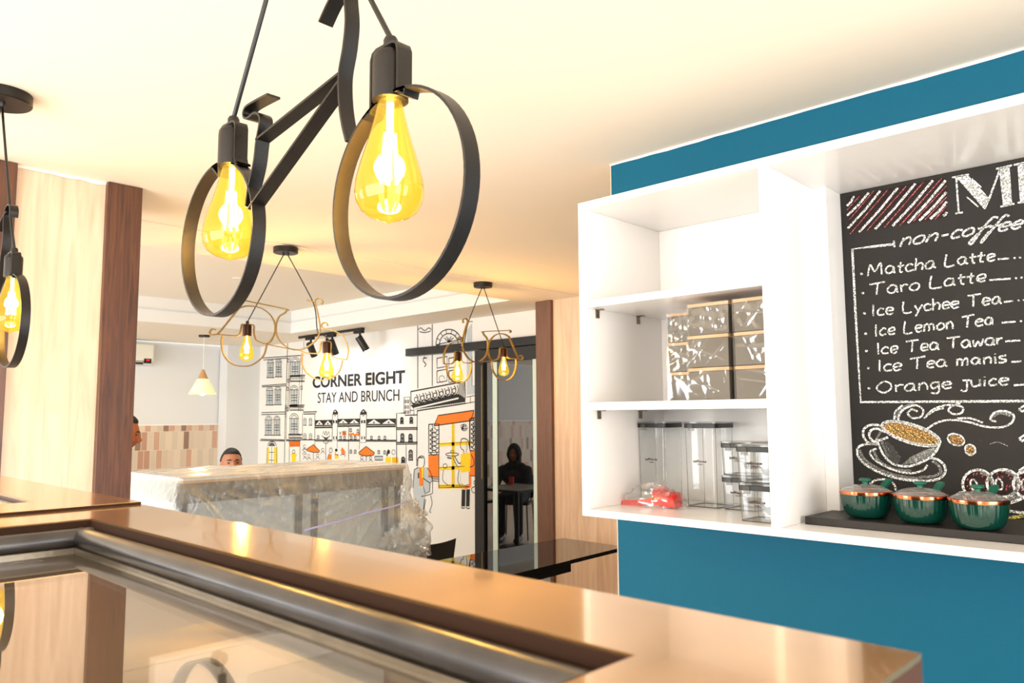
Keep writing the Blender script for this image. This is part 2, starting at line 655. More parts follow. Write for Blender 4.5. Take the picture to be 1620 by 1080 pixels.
# rough filler line on top of the pale panel
fl = MB()
xs = [.705 + i * .0298 for i in range(11)]
topv = [Vector((x, 3.107, H)) for x in xs]
botv = [Vector((x, 3.107, H - .010 - .012 * abs(noise.noise(Vector((x * 23, 1, 3)))))) for x in xs]
fl.add(topv + botv, [(i, i + 1, i + 12, i + 11) for i in range(10)])
struct(fl.build('trim_8', 'ceiling_paint'))

# shop-front walls with window openings (left and behind the viewer)
def front_wall(name, axis, pos, spans, a0, a1, wins):
    m = MB().use('white_paint')
    cur = a0
    segs = []
    for (s0, s1) in spans:
        segs.append((cur, s0, FL, H))
        segs.append((s0, s1, FL, .05))
        segs.append((s0, s1, 2.22, H))
        cur = s1
    segs.append((cur, a1, FL, H))
    for (u0, u1, z0, z1) in segs:
        if axis == 0:
            m.box(pos - .15, pos, u0, u1, z0, z1)
        else:
            m.box(u0, u1, pos - .15, pos, z0, z1)
    struct(m.build(name))
    for n, (s0, s1) in zip(wins, spans):
        f = MB().use('charcoal_frame')
        k = 3
        for i in range(k + 1):
            u = s0 + (s1 - s0) * i / k
            if axis == 0:
                f.box(pos - .10, pos - .05, u - .025, u + .025, .05, 2.22)
            else:
                f.box(u - .025, u + .025, pos - .10, pos - .05, .05, 2.22)
        for z in (.06, 2.20):
            if axis == 0:
                f.box(pos - .10, pos - .05, s0, s1, z - .03, z + .03)
            else:
                f.box(s0, s1, pos - .10, pos - .05, z - .03, z + .03)
        struct(f.build(n))


front_wall('wall_left', 0, XL, [(-1.6, 2.8), (4.3, 8.0)], YB, YT + .15, ('window_1', 'window_2'))
front_wall('wall_front', 1, YB, [(-.6, 2.0)], XL, XM + .15, ('window_3',))

# ------------------------------------------------------------------ sliding glass door on its rail
d = MB()
d.box(4.77, XM, 4.03, 6.04, 2.045, 2.12)
rail = d.build('trim_9', 'charcoal_frame', bevel=.004)
struct(rail)
dr = thing('door_1', 'dark framed sliding glass door beside the mural', 'door', (4.80, 4.5, FL))
dr['kind'] = 'structure'
f = MB()
f.box(4.775, 4.83, 4.93, 5.045, FL, 2.04)
f.box(4.775, 4.83, 4.03, 4.93, 1.925, 2.04)
f.box(4.775, 4.83, 4.03, 4.93, FL, FL + .10)
f.build('door_frame', 'charcoal_frame', dr, bevel=.003)
MB().box(4.798, 4.806, 4.03, 4.93, FL + .10, 1.925).build('door_glass', 'tinted_mirror_glass', dr)  # unseen glowing strip added to brighten the white inner door
s = MB()  # added fill light that goes with the strip
s.box(4.790, 4.797, 4.775, 4.83, FL + .1, 1.925)
s.build('frosted_strip', 'edge_strip', dr)
s = MB()
s.box(4.790, 4.797, 4.285, 4.35, FL + .1, 1.925)
s.build('frosted_strip', 'edge_strip', dr)
h = MB().use('bronze_metal')
h.box(4.772, 4.776, 4.945, 4.955, .9, 1.9)  # bronze strip stands in for warm light catching the black edge
h.build('lit_edge_strip', None, dr)
MB().box(4.835, XM - .001, 4.03, 4.93, FL, 2.04).build('step_shadow_lip0', 'black_plastic')
struct(bpy.data.objects['step_shadow_lip0'])


# ------------------------------------------------------------------ the mural on the far wall
class Mural:
    """ink strokes and flat fills lying on a wall plane; positions as measured on the wall"""

    def __init__(s, axis, val, step, wk=1.0):
        s.axis, s.val, s.step = axis, val, step
        s.k = 0
        s.wk = wk
        s.mb = MB()

    def frame(s, x0, y0, sc):
        s.x0, s.y0, s.sc = x0, y0, sc
        return s

    def p(s, q, lift=0):
        P = at(s.x0 + q[0] / s.sc, s.y0 + q[1] / s.sc, s.axis, s.val)
        P[s.axis] = s.val - lift
        return P

    def fill(s, pts, m, lift=None):
        s.k += 1
        P = [s.p(q, s.step * (1 + (s.k % 40) * 0.1) if lift is None else lift) for q in pts]
        s.mb.use(m).add(P, [tuple(range(len(P)))])

    def line(s, pts, wd=.006, m='ink', sm=False, lift=None):
        P = [s.p(q) for q in pts]
        if sm:
            P = spline(P, 5)
        if len(P) < 2:
            return
        L = s.step * 6 if lift is None else lift
        wd = wd * s.wk
        nx = Vector((1, 0, 0)) if s.axis == 0 else Vector((0, 1, 0))
        vs = []
        for i, p in enumerate(P):
            dd = P[min(i + 1, len(P) - 1)] - P[max(i - 1, 0)]
            if dd.length < 1e-7:
                dd = Vector((0, 0, 1))
            sd = dd.normalized().cross(nx) * (wd / 2)
            q = p.copy()
            q[s.axis] = s.val - L
            vs += [q - sd, q + sd]
        s.mb.use(m).add(vs, [(2 * i, 2 * i + 1, 2 * i + 3, 2 * i + 2) for i in range(len(P) - 1)])

    def rect(s, x0, y0, x1, y1, wd=.006, m='ink'):
        s.line([(x0, y0), (x1, y0), (x1, y1), (x0, y1), (x0, y0)], wd, m)

    def arc(s, cx, cy, rx, ry, a0, a1, wd=.006, m='ink', n=14, rot=0):
        pts = []
        for i in range(n + 1):
            a = math.radians(a0 + (a1 - a0) * i / n)
            x, y = rx * math.cos(a), -ry * math.sin(a)
            cr, sr = math.cos(math.radians(rot)), math.sin(math.radians(rot))
            pts.append((cx + x * cr - y * sr, cy + x * sr + y * cr))
        s.line(pts, wd, m)
        return pts

    def disc(s, cx, cy, rx, ry, m, n=16, rot=0):
        pts = []
        for i in range(n):
            a = 2 * math.pi * i / n
            x, y = rx * math.cos(a), ry * math.sin(a)
            cr, sr = math.cos(math.radians(rot)), math.sin(math.radians(rot))
            pts.append((cx + x * cr - y * sr, cy + x * sr + y * cr))
        s.fill(pts, m)

    def window(s, cx, y0, y1, wd, lw=.005, shade=True, detail=True):
        r = wd / 2
        ya = y0 + r * 1.1
        if shade:
            s.fill([(cx - r * .8, ya + 4), (cx + r * .8, ya + 4), (cx + r * .8, y1 - 6), (cx - r * .8, y1 - 6)], 'mural_grey')
        s.arc(cx, ya, r, r * 1.1, 0, 180, lw)
        s.line([(cx - r, ya), (cx - r, y1)], lw)
        s.line([(cx + r, ya), (cx + r, y1)], lw)
        s.line([(cx - r * 1.25, y1), (cx + r * 1.25, y1)], lw * 1.4)
        s.line([(cx - r * 1.1, ya), (cx + r * 1.1, ya)], lw)
        if detail:
            s.arc(cx, ya, r * .6, r * .7, 0, 180, lw)
            s.line([(cx, ya), (cx, y1)], lw)
            for k in (.35, .5, .68):
                y = ya + (y1 - ya) * k
                s.line([(cx - r * .8, y), (cx + r * .8, y)], lw)
            s.line([(cx - r * .7, ya), (cx - r * .7, y1)], lw * .8)
            s.line([(cx + r * .7, ya), (cx + r * .7, y1)], lw * .8)


mu = Mural(0, XM, 0.0004, 1.45)
# --- shophouse on the left, upper floors
mu.frame(400, 500, 6.23)
mu.line([(345, 250), (322, 997)], .007)
mu.line([(505, 235), (505, 330)], .005)
for a, b in (((95, 412), (500, 385)), ((105, 432), (345, 412)), ((90, 685), (328, 668)), ((90, 697), (328, 685)), ((85, 950), (320, 943)), ((85, 970), (320, 963))):
    mu.line([a, b], .007)
for cx, a, b, wd in ((175, 425, 605, 62), (255, 420, 598, 56), (168, 695, 875, 66), (248, 692, 872, 60)):
    mu.window(cx, a, b, wd)
for cx, a, b, wd in ((418, 405, 592, 82), (408, 682, 880, 78)):
    mu.window(cx, a, b, wd)
for y0, y1, x0, x1 in ((595, 650, 370, 512), (890, 932, 365, 505)):
    mu.rect(x0, y0, x1, y1 - 6, .006)
    mu.line([(x0 - 6, y0 - 8), (x1 + 6, y0 - 14)], .008)
    for k in range(9):
        xx = x0 + 10 + k * (x1 - x0 - 20) / 8
        mu.arc(xx, (y0 + y1) / 2, 8, 16, 20, 330, .004)
mu.line([(370, 882), (440, 878)], .02)
for x0 in (360, 372, 470, 492):
    mu.line([(x0, 405), (x0 - 18, 940)], .005)
for x0, y in ((352, 420), (352, 620), (480, 690), (345, 700), (340, 900)):
    mu.rect(x0 - 8, y, x0 + 8, y + 32, .006)
mu.line([(495, 945), (632, 940), (615, 962), (500, 964)], .008)
# --- lower floors and the street
mu.frame(400, 640, 6.23)
mu.line([(322, 0), (312, 585)], .007)
mu.line([(335, 0), (328, 340)], .005)
for a, b in (((78, 340), (312, 347)), ((72, 352), (312, 357)), ((330, 345), (612, 346)), ((330, 355), (470, 356))):
    mu.line([a, b], .007)
for cx, a, b, wd in ((157, 112, 300, 68), (238, 112, 300, 62), (408, 88, 290, 86)):
    mu.window(cx, a, b, wd)
mu.rect(355, 292, 490, 330, .007)
for k in range(8):
    mu.arc(368 + k * 15, 311, 7, 13, 20, 330, .004)
mu.line([(612, 85), (612, 350)], .006)
mu.line([(490, 85), (490, 345)], .005)
for cx in (515, 570):
    mu.window(cx, 132, 202, 26, .004, detail=False)
    mu.window(cx, 282, 338, 26, .003, detail=False)
mu.fill([(143, 420), (238, 420), (238, 582), (138, 582)], 'mural_yellow')
mu.fill([(162, 420), (212, 420), (210, 582), (158, 582)], 'mural_white', .0020)
mu.arc(190, 408, 42, 46, 0, 180, .007)
mu.fill([(155, 408), (163, 385), (188, 370), (212, 385), (222, 408)], 'ink_soft')
mu.line([(188, 415), (186, 582)], .006)
mu.line([(160, 468), (212, 470)], .005)
mu.line([(158, 545), (210, 548)], .005)
mu.line([(143, 420), (138, 582)], .006)
mu.line([(238, 420), (238, 582)], .006)
# striped awning and the person under it
mu.fill([(355, 360), (470, 360), (466, 412), (362, 416)], 'mural_orange')
for k in range(7):
    mu.line([(362 + k * 16, 362), (372 + k * 15, 412)], .005)
mu.line([(360, 412), (360, 575)], .005)
mu.line([(466, 412), (464, 575)], .005)
mu.disc(404, 462, 13, 18, 'mural_white')
mu.arc(404, 462, 13, 18, 0, 360, .005)
mu.fill([(376, 486), (390, 478), (420, 478), (436, 492), (424, 520), (420, 565), (386, 565), (386, 520)], 'mural_yellow')
# two market umbrellas
for u in (((530, 440), (598, 392), (660, 455), (655, 468), (600, 470), (535, 452)), ((1044, 470), (1118, 410), (1202, 475), (1192, 496), (1120, 506), (1050, 490))):
    mu.fill(u, 'mural_orange')
    mu.line([u[0], u[1], u[2]], .006)
    mu.line([u[0], u[5], u[4], u[3], u[2]], .006)
mu.line([(598, 470), (598, 560)], .005)
mu.line([(1119, 505), (1117, 560)], .005)
# dark roofs with gables
for (x0, x1, y0, y1) in ((615, 783, 152, 212), (838, 1055, 140, 198), (1123, 1412, 140, 203)):
    mu.fill([(x0, y0), (x1, y0 - 4), (x1, y1 - 3), (x0, y1)], 'ink')
    xm = (x0 + x1) / 2
    for (a, b) in ((x0 + 6, xm - 6), (xm + 6, x1 - 6)):
        mu.fill([(a, y1 - 14), ((a + b) / 2, y0 + 5), (b, y1 - 15)], 'mural_white', .0022)
        mu.fill([((a + b) / 2 - 14, y1 - 20), ((a + b) / 2, y0 + 20), ((a + b) / 2 + 14, y1 - 20)], 'ink_soft', .0026)
    mu.line([(x0, y1 + 10), (x1, y1 + 7)], .008)
    mu.line([(x0, y1 + 18), (x1, y1 + 15)], .004)
for (x0, x1, yd, yb) in ((787, 838, 45, 348), (1058, 1122, 42, 372)):
    xm = (x0 + x1) / 2
    mu.line([(x0, 95), (x0 - 4, yb), (x1 - 6, yb), (x1, 95), (x0, 95)], .006)
    mu.fill([(x0 + 3, 76), (xm - 12, yd + 10), (xm, yd), (xm + 14, yd + 10), (x1 + 3, 76), (x1 + 2, 95), (x0, 95)], 'ink')
    mu.fill([(xm - 9, 72), (xm, 55), (xm + 9, 72)], 'mural_white', .0026)
    for dx in (-14, 12):
        mu.line([(xm + dx, 152), (xm + dx, 182)], .02)
        mu.line([(xm + dx, 312), (xm + dx, 340)], .015, 'ink_soft')
    mu.line([(xm - 10, 102), (xm, 112), (xm + 10, 102)], .005)
for a, b in (((612, 346), (783, 348)), ((838, 347), (1052, 347)), ((1120, 348), (1415, 350))):
    mu.line([a, b], .007)
    mu.line([(a[0], a[1] + 11), (b[0], b[1] + 11)], .006)
    for k in range(int((b[0] - a[0]) / 16)):
        mu.line([(a[0] + k * 16, a[1]), (a[0] + k * 16, a[1] + 11)], .004)
mu.line([(945, 205), (945, 555)], .005)
mu.line([(612, 350), (612, 420)], .004)
mu.line([(1052, 372), (1050, 440)], .004)
mu.line([(832, 350), (832, 430)], .004)
mu.line([(720, 385), (720, 545)], .005)
mu.fill([(880, 258), (922, 256), (922, 303), (882, 303)], 'mural_orange')
mu.line([(888, 275), (900, 270), (915, 282), (895, 290)], .008, 'ink_soft')
mu.line([(957, 278), (958, 300), (985, 286), (1005, 300), (1025, 292), (1043, 298), (1045, 272)], .016, 'mural_orange', True)
mu.line([(852, 265), (870, 290), (855, 292), (872, 268)], .005)
for x, y in ((645, 318), (868, 325), (905, 325), (972, 325), (1010, 325), (1170, 325), (1245, 325), (1303, 325), (967, 460), (1010, 462), (1242, 466), (1300, 468), (1037, 258), (965, 250)):
    mu.window(x, y - 18, y + 16, 20, .004, detail=False)
for k in range(5):
    mu.arc(722, 300 + k * 6, 40 - 7 * k, 24, 180, 360, .004)
mu.line([(690, 290), (700, 262), (712, 300), (722, 258), (734, 300), (746, 264), (756, 292)], .004, 'ink', True)
mu.arc(722, 355, 26, 26, 180, 360, .005)
# passers-by and tables
mu.fill([(745, 492), (778, 488), (776, 538), (738, 540)], 'mural_orange')
mu.arc(770, 450, 15, 24, 0, 360, .005)
mu.line([(758, 475), (748, 495), (735, 540)], .005)
mu.disc(823, 447, 13, 15, 'ink')
mu.fill([(806, 488), (842, 490), (846, 530), (808, 532)], 'mural_yellow')
mu.line([(815, 462), (812, 490), (846, 495)], .006)
mu.fill([(868, 442), (882, 418), (898, 440), (914, 470), (902, 492), (876, 486)], 'mural_orange')
mu.line([(862, 500), (880, 488), (915, 495), (905, 515)], .005)
for cx, cy in ((510, 410), (510, 450), (515, 500), (555, 505), (640, 500), (690, 445), (1075, 520), (1162, 525)):
    mu.arc(cx, cy, 12, 15, 0, 330, .004)
    mu.line([(cx - 22, cy + 40), (cx, cy + 14), (cx + 24, cy + 36)], .004)
mu.fill([(1203, 508), (1283, 508), (1283, 545), (1203, 545)], 'mural_grey')
mu.rect(1203, 508, 1283, 545, .006)
mu.fill([(1335, 438), (1352, 452), (1352, 478), (1330, 490), (1328, 510), (1316, 505), (1322, 462)], 'ink')
mu.fill([(1306, 516), (1360, 514), (1362, 575), (1310, 575)], 'mural_yellow')
mu.arc(1388, 468, 17, 24, 0, 360, .004)
mu.fill([(1370, 516), (1430, 514), (1438, 575), (1372, 575)], 'mural_yellow')
for k in range(5):
    mu.line([(1382 + 12 * k, 520), (1382 + 12 * k, 572)], .006, 'mural_orange')
# white block to the right of the square
mu.line([(1418, 585), (1418, 85), (1500, 80), (1500, 104), (1625, 100)], .007)
for y in (228, 372):
    mu.line([(1414, y), (1625, y - 2)], .008)
    mu.line([(1414, y + 17), (1625, y + 15)], .006)
    for k in range(14):
        mu.line([(1420 + 15 * k, y + 4), (1420 + 15 * k, y + 15)], .005)
for cx, a, b, wd in ((1470, 125, 185, 28), (1563, 122, 182, 30), (1475, 283, 360, 34), (1555, 288, 360, 36), (1557, 445, 545, 36), (1483, 515, 570, 34)):
    mu.window(cx, a, b, wd, .005)
mu.line([(1512, 395), (1512, 585)], .005)
mu.frame(400, 500, 6.23)
mu.line([(1492, 965), (1492, 800), (1550, 795), (1552, 960)], .006)
mu.line([(1552, 930), (1590, 925), (1588, 980)], .006)
for y in (840, 895, 945):
    for x in (1508, 1532):
        mu.arc(x, y, 6, 14, 0, 360, .006)
# --- the corner building with balcony and awning
mu.frame(400, 500, 2.7)
mu.line([(705, 36), (705, 308)], .007)
mu.line([(767, 33), (767, 298)], .007)
mu.line([(708, 58), (718, 50), (735, 62), (752, 50), (763, 58)], .006, 'ink', True)
mu.line([(712, 66), (735, 70), (760, 64)], .006, 'ink', True)
mu.line([(735, 172), (728, 190), (740, 205), (733, 216)], .007, 'ink', True)
mu.line([(728, 180), (745, 178)], .007)
a1 = mu.arc(838, 118, 55, 62, -5, 185, .007)
a2 = mu.arc(838, 120, 40, 46, -5, 185, .007)
for i in range(0, len(a1), 2):
    mu.line([a1[i], a2[i]], .005)
mu.line([(783, 122), (895, 98)], .006)
for k in range(5):
    mu.line([(838, 112), (818 + k * 10, 92 - (k % 2) * 6)], .006)
for (x0, x1) in ((787, 830), (838, 880)):
    for (y0, y1) in ((178, 222), (232, 284)):
        mu.line([(x0, y0 + 2), (x1, y0 - 6), (x1, y1 - 8), (x0, y1), (x0, y0 + 2)], .007)
mu.arc(808, 268, 12, 14, 0, 300, .004)
mu.arc(862, 258, 12, 12, 0, 300, .004)
mu.fill([(914, 60), (937, 30), (937, 298), (968, 292), (968, 330), (914, 336)], 'mural_grey')
mu.line([(937, 170), (937, 298), (968, 292)], .004, 'ink_soft')
mu.line([(675, 322), (876, 284), (878, 335), (678, 384), (675, 322)], .009)
mu.line([(876, 284), (906, 278), (908, 350), (878, 335)], .009)
mu.fill([(674, 380), (878, 338), (908, 352), (908, 366), (690, 398)], 'ink')
mu.line([(690, 394), (880, 350)], .010, 'mural_white', lift=.004)
for k in range(7):
    x = 690 + k * 27
    y = 352 - k * 6.2
    mu.arc(x, y, 16, 20, 200 + 10 * k, 420, .007)
    mu.arc(x + 8, y + 4, 8, 10, 20, 300, .006)
    mu.arc(x + 2, y - 2, 24, 26, 240, 400, .006)
for k in range(4):
    mu.line([(884 + 6 * k, 288 - k), (882 + 6 * k, 335 + k * 3)], .006)
mu.line([(702, 404), (912, 372)], .006)
for k in range(26):
    mu.line([(704 + 8 * k, 401 - 1.23 * k), (708 + 8 * k, 405 - 1.23 * k)], .010)
mu.line([(703, 404), (700, 640)], .006)
mu.line([(914, 345), (970, 335)], .005)
mu.line([(912, 372), (970, 362)], .005)
for x in (930, 950):
    mu.line([(x, 343), (x, 368)], .004)
mu.fill([(792, 424), (945, 402), (946, 444), (775, 468)], 'mural_orange')
mu.line([(775, 468), (792, 424), (945, 402), (946, 444), (775, 468)], .007)
mu.line([(932, 446), (945, 404)], .005)
# tall yellow-barred window
mu.line([(795, 462), (795, 732), (925, 728)], .007)
mu.line([(926, 440), (926, 560)], .006)
for (x0, y0, x1, y1, wd) in ((856, 460, 856, 728, .028), (796, 549, 932, 541, .022), (796, 651, 905, 645, .022), (793, 728, 905, 726, .026)):
    mu.line([(x0, y0), (x1, y1)], wd, 'mural_yellow')
    mu.line([(x0, y0 - (4 if x0 != x1 else 0)), (x1, y1 - (4 if x0 != x1 else 0))], .003, 'ink_soft')
for k in range(6):
    mu.arc(905, 470 + (k % 3) * 5, 8 + 3 * (k % 4), 9, 30 * k, 30 * k + 230, .004)
mu.arc(822, 640, 9, 10, 0, 360, .004)
mu.line([(815, 655), (812, 700), (840, 725)], .004, 'ink', True)
mu.line([(882, 655), (876, 700), (888, 726)], .004, 'ink', True)
for (x0, x1, ya, yb, yc, yd) in ((752, 795, 462, 459, 580, 584), (928, 971, 437, 430, 576, 572)):
    mu.line([(x0, ya), (x1, yb), (x1, yc), (x0, yd), (x0, ya)], .008)
    for k in range(6):
        yy = ya + 12 + k * 19
        mu.arc(x0 + 4, yy, 14, 16, 270, 420, .006)
        mu.arc(x0 + 22, yy + 6, 16, 18, 190, 340, .006)
        mu.arc(x0 + 38, yy - 4, 14, 16, 190, 300, .005)
for (x0, x1, ya, yb) in ((750, 795, 592, 688), (928, 971, 574, 684)):
    mu.fill([(x0, ya), (x1, ya - 1), (x1, yb), (x0, yb - 3)], 'mural_orange')
    mu.line([(x0, ya), (x1, ya - 1)], .005)
    mu.line([(x0, yb - 3), (x1, yb)], .005)
for y in (694, 703):
    mu.line([(770, y), (794, y + 2)], .006)
# waitress with a tray
mu.fill([(893, 740), (909, 740), (907, 812), (891, 812)], 'ink')
mu.fill([(912, 740), (928, 738), (926, 812), (911, 812)], 'ink')
mu.fill([(888, 590), (902, 585), (925, 582), (931, 592), (928, 668), (888, 668)], 'mural_yellow')
mu.fill([(922, 664), (934, 664), (933, 730), (914, 738), (895, 735), (892, 716), (924, 716)], 'mural_orange')
mu.fill([(889, 668), (924, 664), (924, 716), (905, 722), (888, 712)], 'mural_white', .0030)
mu.line([(889, 668), (888, 712), (905, 722), (924, 716), (924, 664)], .004)
mu.disc(902, 545, 12, 20, 'mural_white')
mu.line([(890, 535), (892, 525), (905, 522), (920, 532), (926, 560), (930, 580)], .006, 'ink', True)
mu.line([(890, 535), (887, 552), (892, 566), (900, 572), (902, 584)], .005, 'ink', True)
mu.line([(912, 535), (916, 560), (912, 580)], .004, 'ink', True)
mu.arc(852, 590, 28, 7, 0, 360, .005)
mu.rect(846, 574, 858, 584, .004)
mu.line([(862, 596), (880, 628), (890, 624)], .006, 'ink', True)
mu.line([(854, 600), (874, 640), (888, 640)], .005, 'ink', True)
mu.fill([(830, 600), (852, 604), (852, 612), (830, 607)], 'ink_soft')
mu.line([(932, 590), (944, 612), (944, 636), (928, 645)], .006, 'ink', True)
mu.line([(890, 815), (896, 820), (906, 818)], .006)
mu.line([(910, 815), (920, 822), (928, 818)], .006)
mu.line([(971, 692), (955, 695), (945, 710), (950, 725), (935, 735), (940, 752), (955, 755), (960, 768), (971, 770)], .005, 'ink', True)
# gentleman with a coffee, sitting
mu.fill([(690, 655), (708, 645), (745, 646), (760, 665), (768, 702), (757, 712), (756, 748), (738, 758), (726, 728), (712, 728), (700, 738), (684, 735)], 'mural_grey')
mu.line([(684, 735), (690, 655), (708, 645)], .006)
mu.line([(745, 646), (760, 665), (768, 702), (757, 712), (728, 692)], .006)
mu.line([(757, 712), (756, 748), (738, 758), (728, 728)], .006)
mu.fill([(711, 646), (730, 644), (728, 724), (712, 724)], 'mural_orange', .0030)
mu.fill([(722, 645), (731, 644), (729, 690), (722, 690)], 'mural_yellow', .0034)
mu.fill([(683, 738), (720, 728), (740, 756), (734, 790), (726, 864), (706, 864), (708, 800), (688, 778)], 'mural_grey')
mu.line([(708, 800), (706, 864)], .005)
mu.line([(734, 780), (726, 864)], .005)
mu.fill([(702, 862), (724, 860), (724, 879), (700, 879)], 'ink')
mu.fill([(705, 668), (716, 668), (716, 692), (705, 692)], 'ink')
mu.line([(704, 640), (706, 612), (712, 600), (728, 598), (734, 614), (732, 636), (724, 650)], .006, 'ink', True)
mu.line([(704, 618), (708, 605), (728, 604)], .007, 'ink', True)
mu.line([(720, 770), (764, 758), (768, 742), (768, 680)], .005, 'ink', True)
mu.line([(740, 782), (732, 825), (740, 848), (748, 845)], .005, 'ink', True)
mu.line([(760, 765), (766, 800), (756, 832), (762, 838)], .005, 'ink', True)
mu.line([(688, 778), (684, 800)], .005)
art = mu.mb.build('mural_drawing', None, wm, smooth=0)
art['label'] = 'line-drawn town square with orange and yellow patches'


def text_mesh(body, offset=0.0, shear=0.0):
    cu = bpy.data.curves.new('lettering', 'FONT')
    cu.body = body
    cu.size = 1
    cu.offset = offset
    cu.shear = shear
    cu.resolution_u = 4
    o = bpy.data.objects.new('lettering', cu)
    COL.objects.link(o)
    dg = bpy.context.evaluated_depsgraph_get()
    me = bpy.data.meshes.new_from_object(o.evaluated_get(dg))
    vs = [v.co.copy() for v in me.vertices]
    fs = [tuple(p.vertices) for p in me.polygons]
    bpy.data.objects.remove(o)
    bpy.data.curves.remove(cu)
    bpy.data.meshes.remove(me)
    x0, x1 = min(v.x for v in vs), max(v.x for v in vs)
    y0, y1 = min(v.y for v in vs), max(v.y for v in vs)
    return [((v.x - x0) / (x1 - x0), (v.y - y0) / (y1 - y0)) for v in vs], fs


def wall_text(mb, body, m, O, U, V, offset=0.0, shear=0.0):
    uv, fs = text_mesh(body, offset, shear)
    O, U, V = Vector(O), Vector(U), Vector(V)
    mb.use(m).add([O + U * a + V * b for a, b in uv], fs)


lt = MB()
wall_text(lt, 'CORNER EIGHT', 'ink', (XM - .003, 7.852, 1.782), (0, -1.714, 0), (0, 0, .136), .034)
wall_text(lt, 'STAY AND BRUNCH', 'ink', (XM - .003, 7.738, 1.609), (0, -1.508, 0), (0, 0, .119), .004)
l_ = lt.build('lettering', None, wm, smooth=0)
l_['label'] = 'black lettering on the mural'


# ================================================================== WALL SHELF UNIT WITH MENU BOARD
XF = 1.784
ZB, ZT = 1.160, 2.088
YL_, YD0, YD1 = 1.430, .830, .853
YR = -.62
cab = thing('wall_shelf_unit', 'white open wall shelf unit with a deep framed niche, hung on the teal wall', 'shelf', (XF, .4, ZB))


def panel(name, *b):
    m = MB()
    m.box(*b)
    return m.build(name, 'white_laminate', cab, bevel=.0015)


panel('top_panel', XF, XT - .001, YR, YL_, ZT - .022, ZT)
panel('bottom_panel', XF, XT - .001, YR, YL_, ZB, ZB + .020)
panel('side_panel', XF, XT - .001, YL_ - .024, YL_, ZB + .020, ZT - .022)
panel('side_panel', XF, XT - .001, YR, YR + .024, ZB + .020, ZT - .022)
panel('divider', XF, XT - .001, YD0, YD1, ZB + .020, ZT - .022)
panel('shelf', XF, XT - .001, YD1, YL_ - .024, 1.767, 1.788)
panel('shelf', XF, XT - .001, YD1, YL_ - .024, 1.465, 1.488)
panel('back_panel', XT - .012, XT - .001, YD1, YL_ - .024, ZB + .020, ZT - .022)
panel('batten', 2.063, 2.168, .795, YD0, ZB + .020, ZT - .022)
for z in (1.767, 1.465):
    for xx in (XF + .055, XF + .27):
        m = MB()
        m.box(xx - .008, xx + .008, YL_ - .0275, YL_ - .024, z - .026, z)
        m.box(xx - .008, xx + .008, YL_ - .046, YL_ - .024, z - .0025, z)
        m.tube([(xx, YL_ - .0285, z - .016), (xx, YL_ - .0265, z - .016)], .0032, 8)
        b = m.build('bracket', 'steel', cab)
        b['label'] = 'small grey metal angle bracket'

# menu board standing in the niche
XBD = 2.168
board = thing('menu_board', 'large black chalkboard with a hand-drawn drinks menu, set in the white niche', 'chalkboard', (XBD, .1, 1.18))
MB().box(XBD, XBD + .018, YR + .03, .796, ZB + .021, ZT - .023).build('board_panel', 'chalkboard', board)

ck = Mural(0, XBD, 0.0003)
CW = .0042
FONT = {
    'M': ([(0, 0), (.12, .95), (.42, .35), (.72, .95), (.8, 0)], .95), 'L': ([(.12, 1), (.08, .05), (.6, .02)], .72),
    'T': ([(0, .92), (.8, 1)], [(.4, .95), (.36, 0)], .85), 'I': ([(.12, 1), (.1, 0)], .3),
    'O': ([(.4, .95), (.08, .7), (.05, .3), (.35, 0), (.7, .25), (.72, .7), (.4, .97)], .9),
    'a': ([(.5, .55), (.25, .62), (.05, .35), (.15, .05), (.4, .1), (.52, .5), (.5, .12), (.62, .03)], .68),
    't': ([(.22, .85), (.18, .1), (.35, .02)], [(.02, .52), (.42, .56)], .48), 'c': ([(.45, .5), (.25, .6), (.05, .35), (.15, .04), (.46, .1)], .52),
    'h': ([(.08, 1), (.06, 0)], [(.06, .35), (.3, .58), (.44, .4), (.44, 0)], .56),
    'e': ([(.06, .3), (.46, .36), (.4, .58), (.15, .56), (.05, .25), (.2, .02), (.48, .1)], .56),
    'o': ([(.28, .6), (.06, .4), (.08, .1), (.3, .02), (.5, .2), (.46, .5), (.26, .6)], .6),
    'r': ([(.06, .58), (.06, 0)], [(.06, .35), (.22, .56), (.42, .55)], .46), 'y': ([(.04, .58), (.22, .15)], [(.5, .6), (.3, .1), (.08, -.35)], .56),
    'n': ([(.06, .58), (.06, 0)], [(.06, .38), (.3, .6), (.44, .4), (.44, 0)], .56),
    'm': ([(.05, .58), (.05, 0)], [(.05, .4), (.22, .6), (.34, .4), (.34, 0)], [(.34, .4), (.52, .6), (.64, .4), (.64, 0)], .78),
    'w': ([(.02, .58), (.14, .03), (.34, .4), (.52, .03), (.68, .6)], .76), 'i': ([(.12, .55), (.12, 0)], [(.12, .78), (.125, .82)], .28),
    's': ([(.42, .6), (.12, .55), (.15, .38), (.42, .25), (.36, .02), (.04, .06)], .52),
    'g': ([(.48, .55), (.22, .6), (.06, .35), (.2, .08), (.46, .3), (.48, .55), (.46, -.2), (.25, -.35), (.06, -.25)], .6),
    'j': ([(.3, .6), (.28, -.2), (.1, -.35), (-.02, -.2)], [(.05, .62), (.45, .62)], .45), 'u': ([(.05, .6), (.08, .1), (.28, .02), (.46, .2), (.48, .6)], [(.48, .6), (.48, 0)], .6),
    'f': ([(.75, 1.05), (.55, 1.15), (.32, .5), (.05, -.55), (-.05, -.5), (.15, .1)], [(.05, .42), (.62, .55)], .5), ' ': (.42,), '-': ([(.05, .35), (.4, .38)], .5),
}


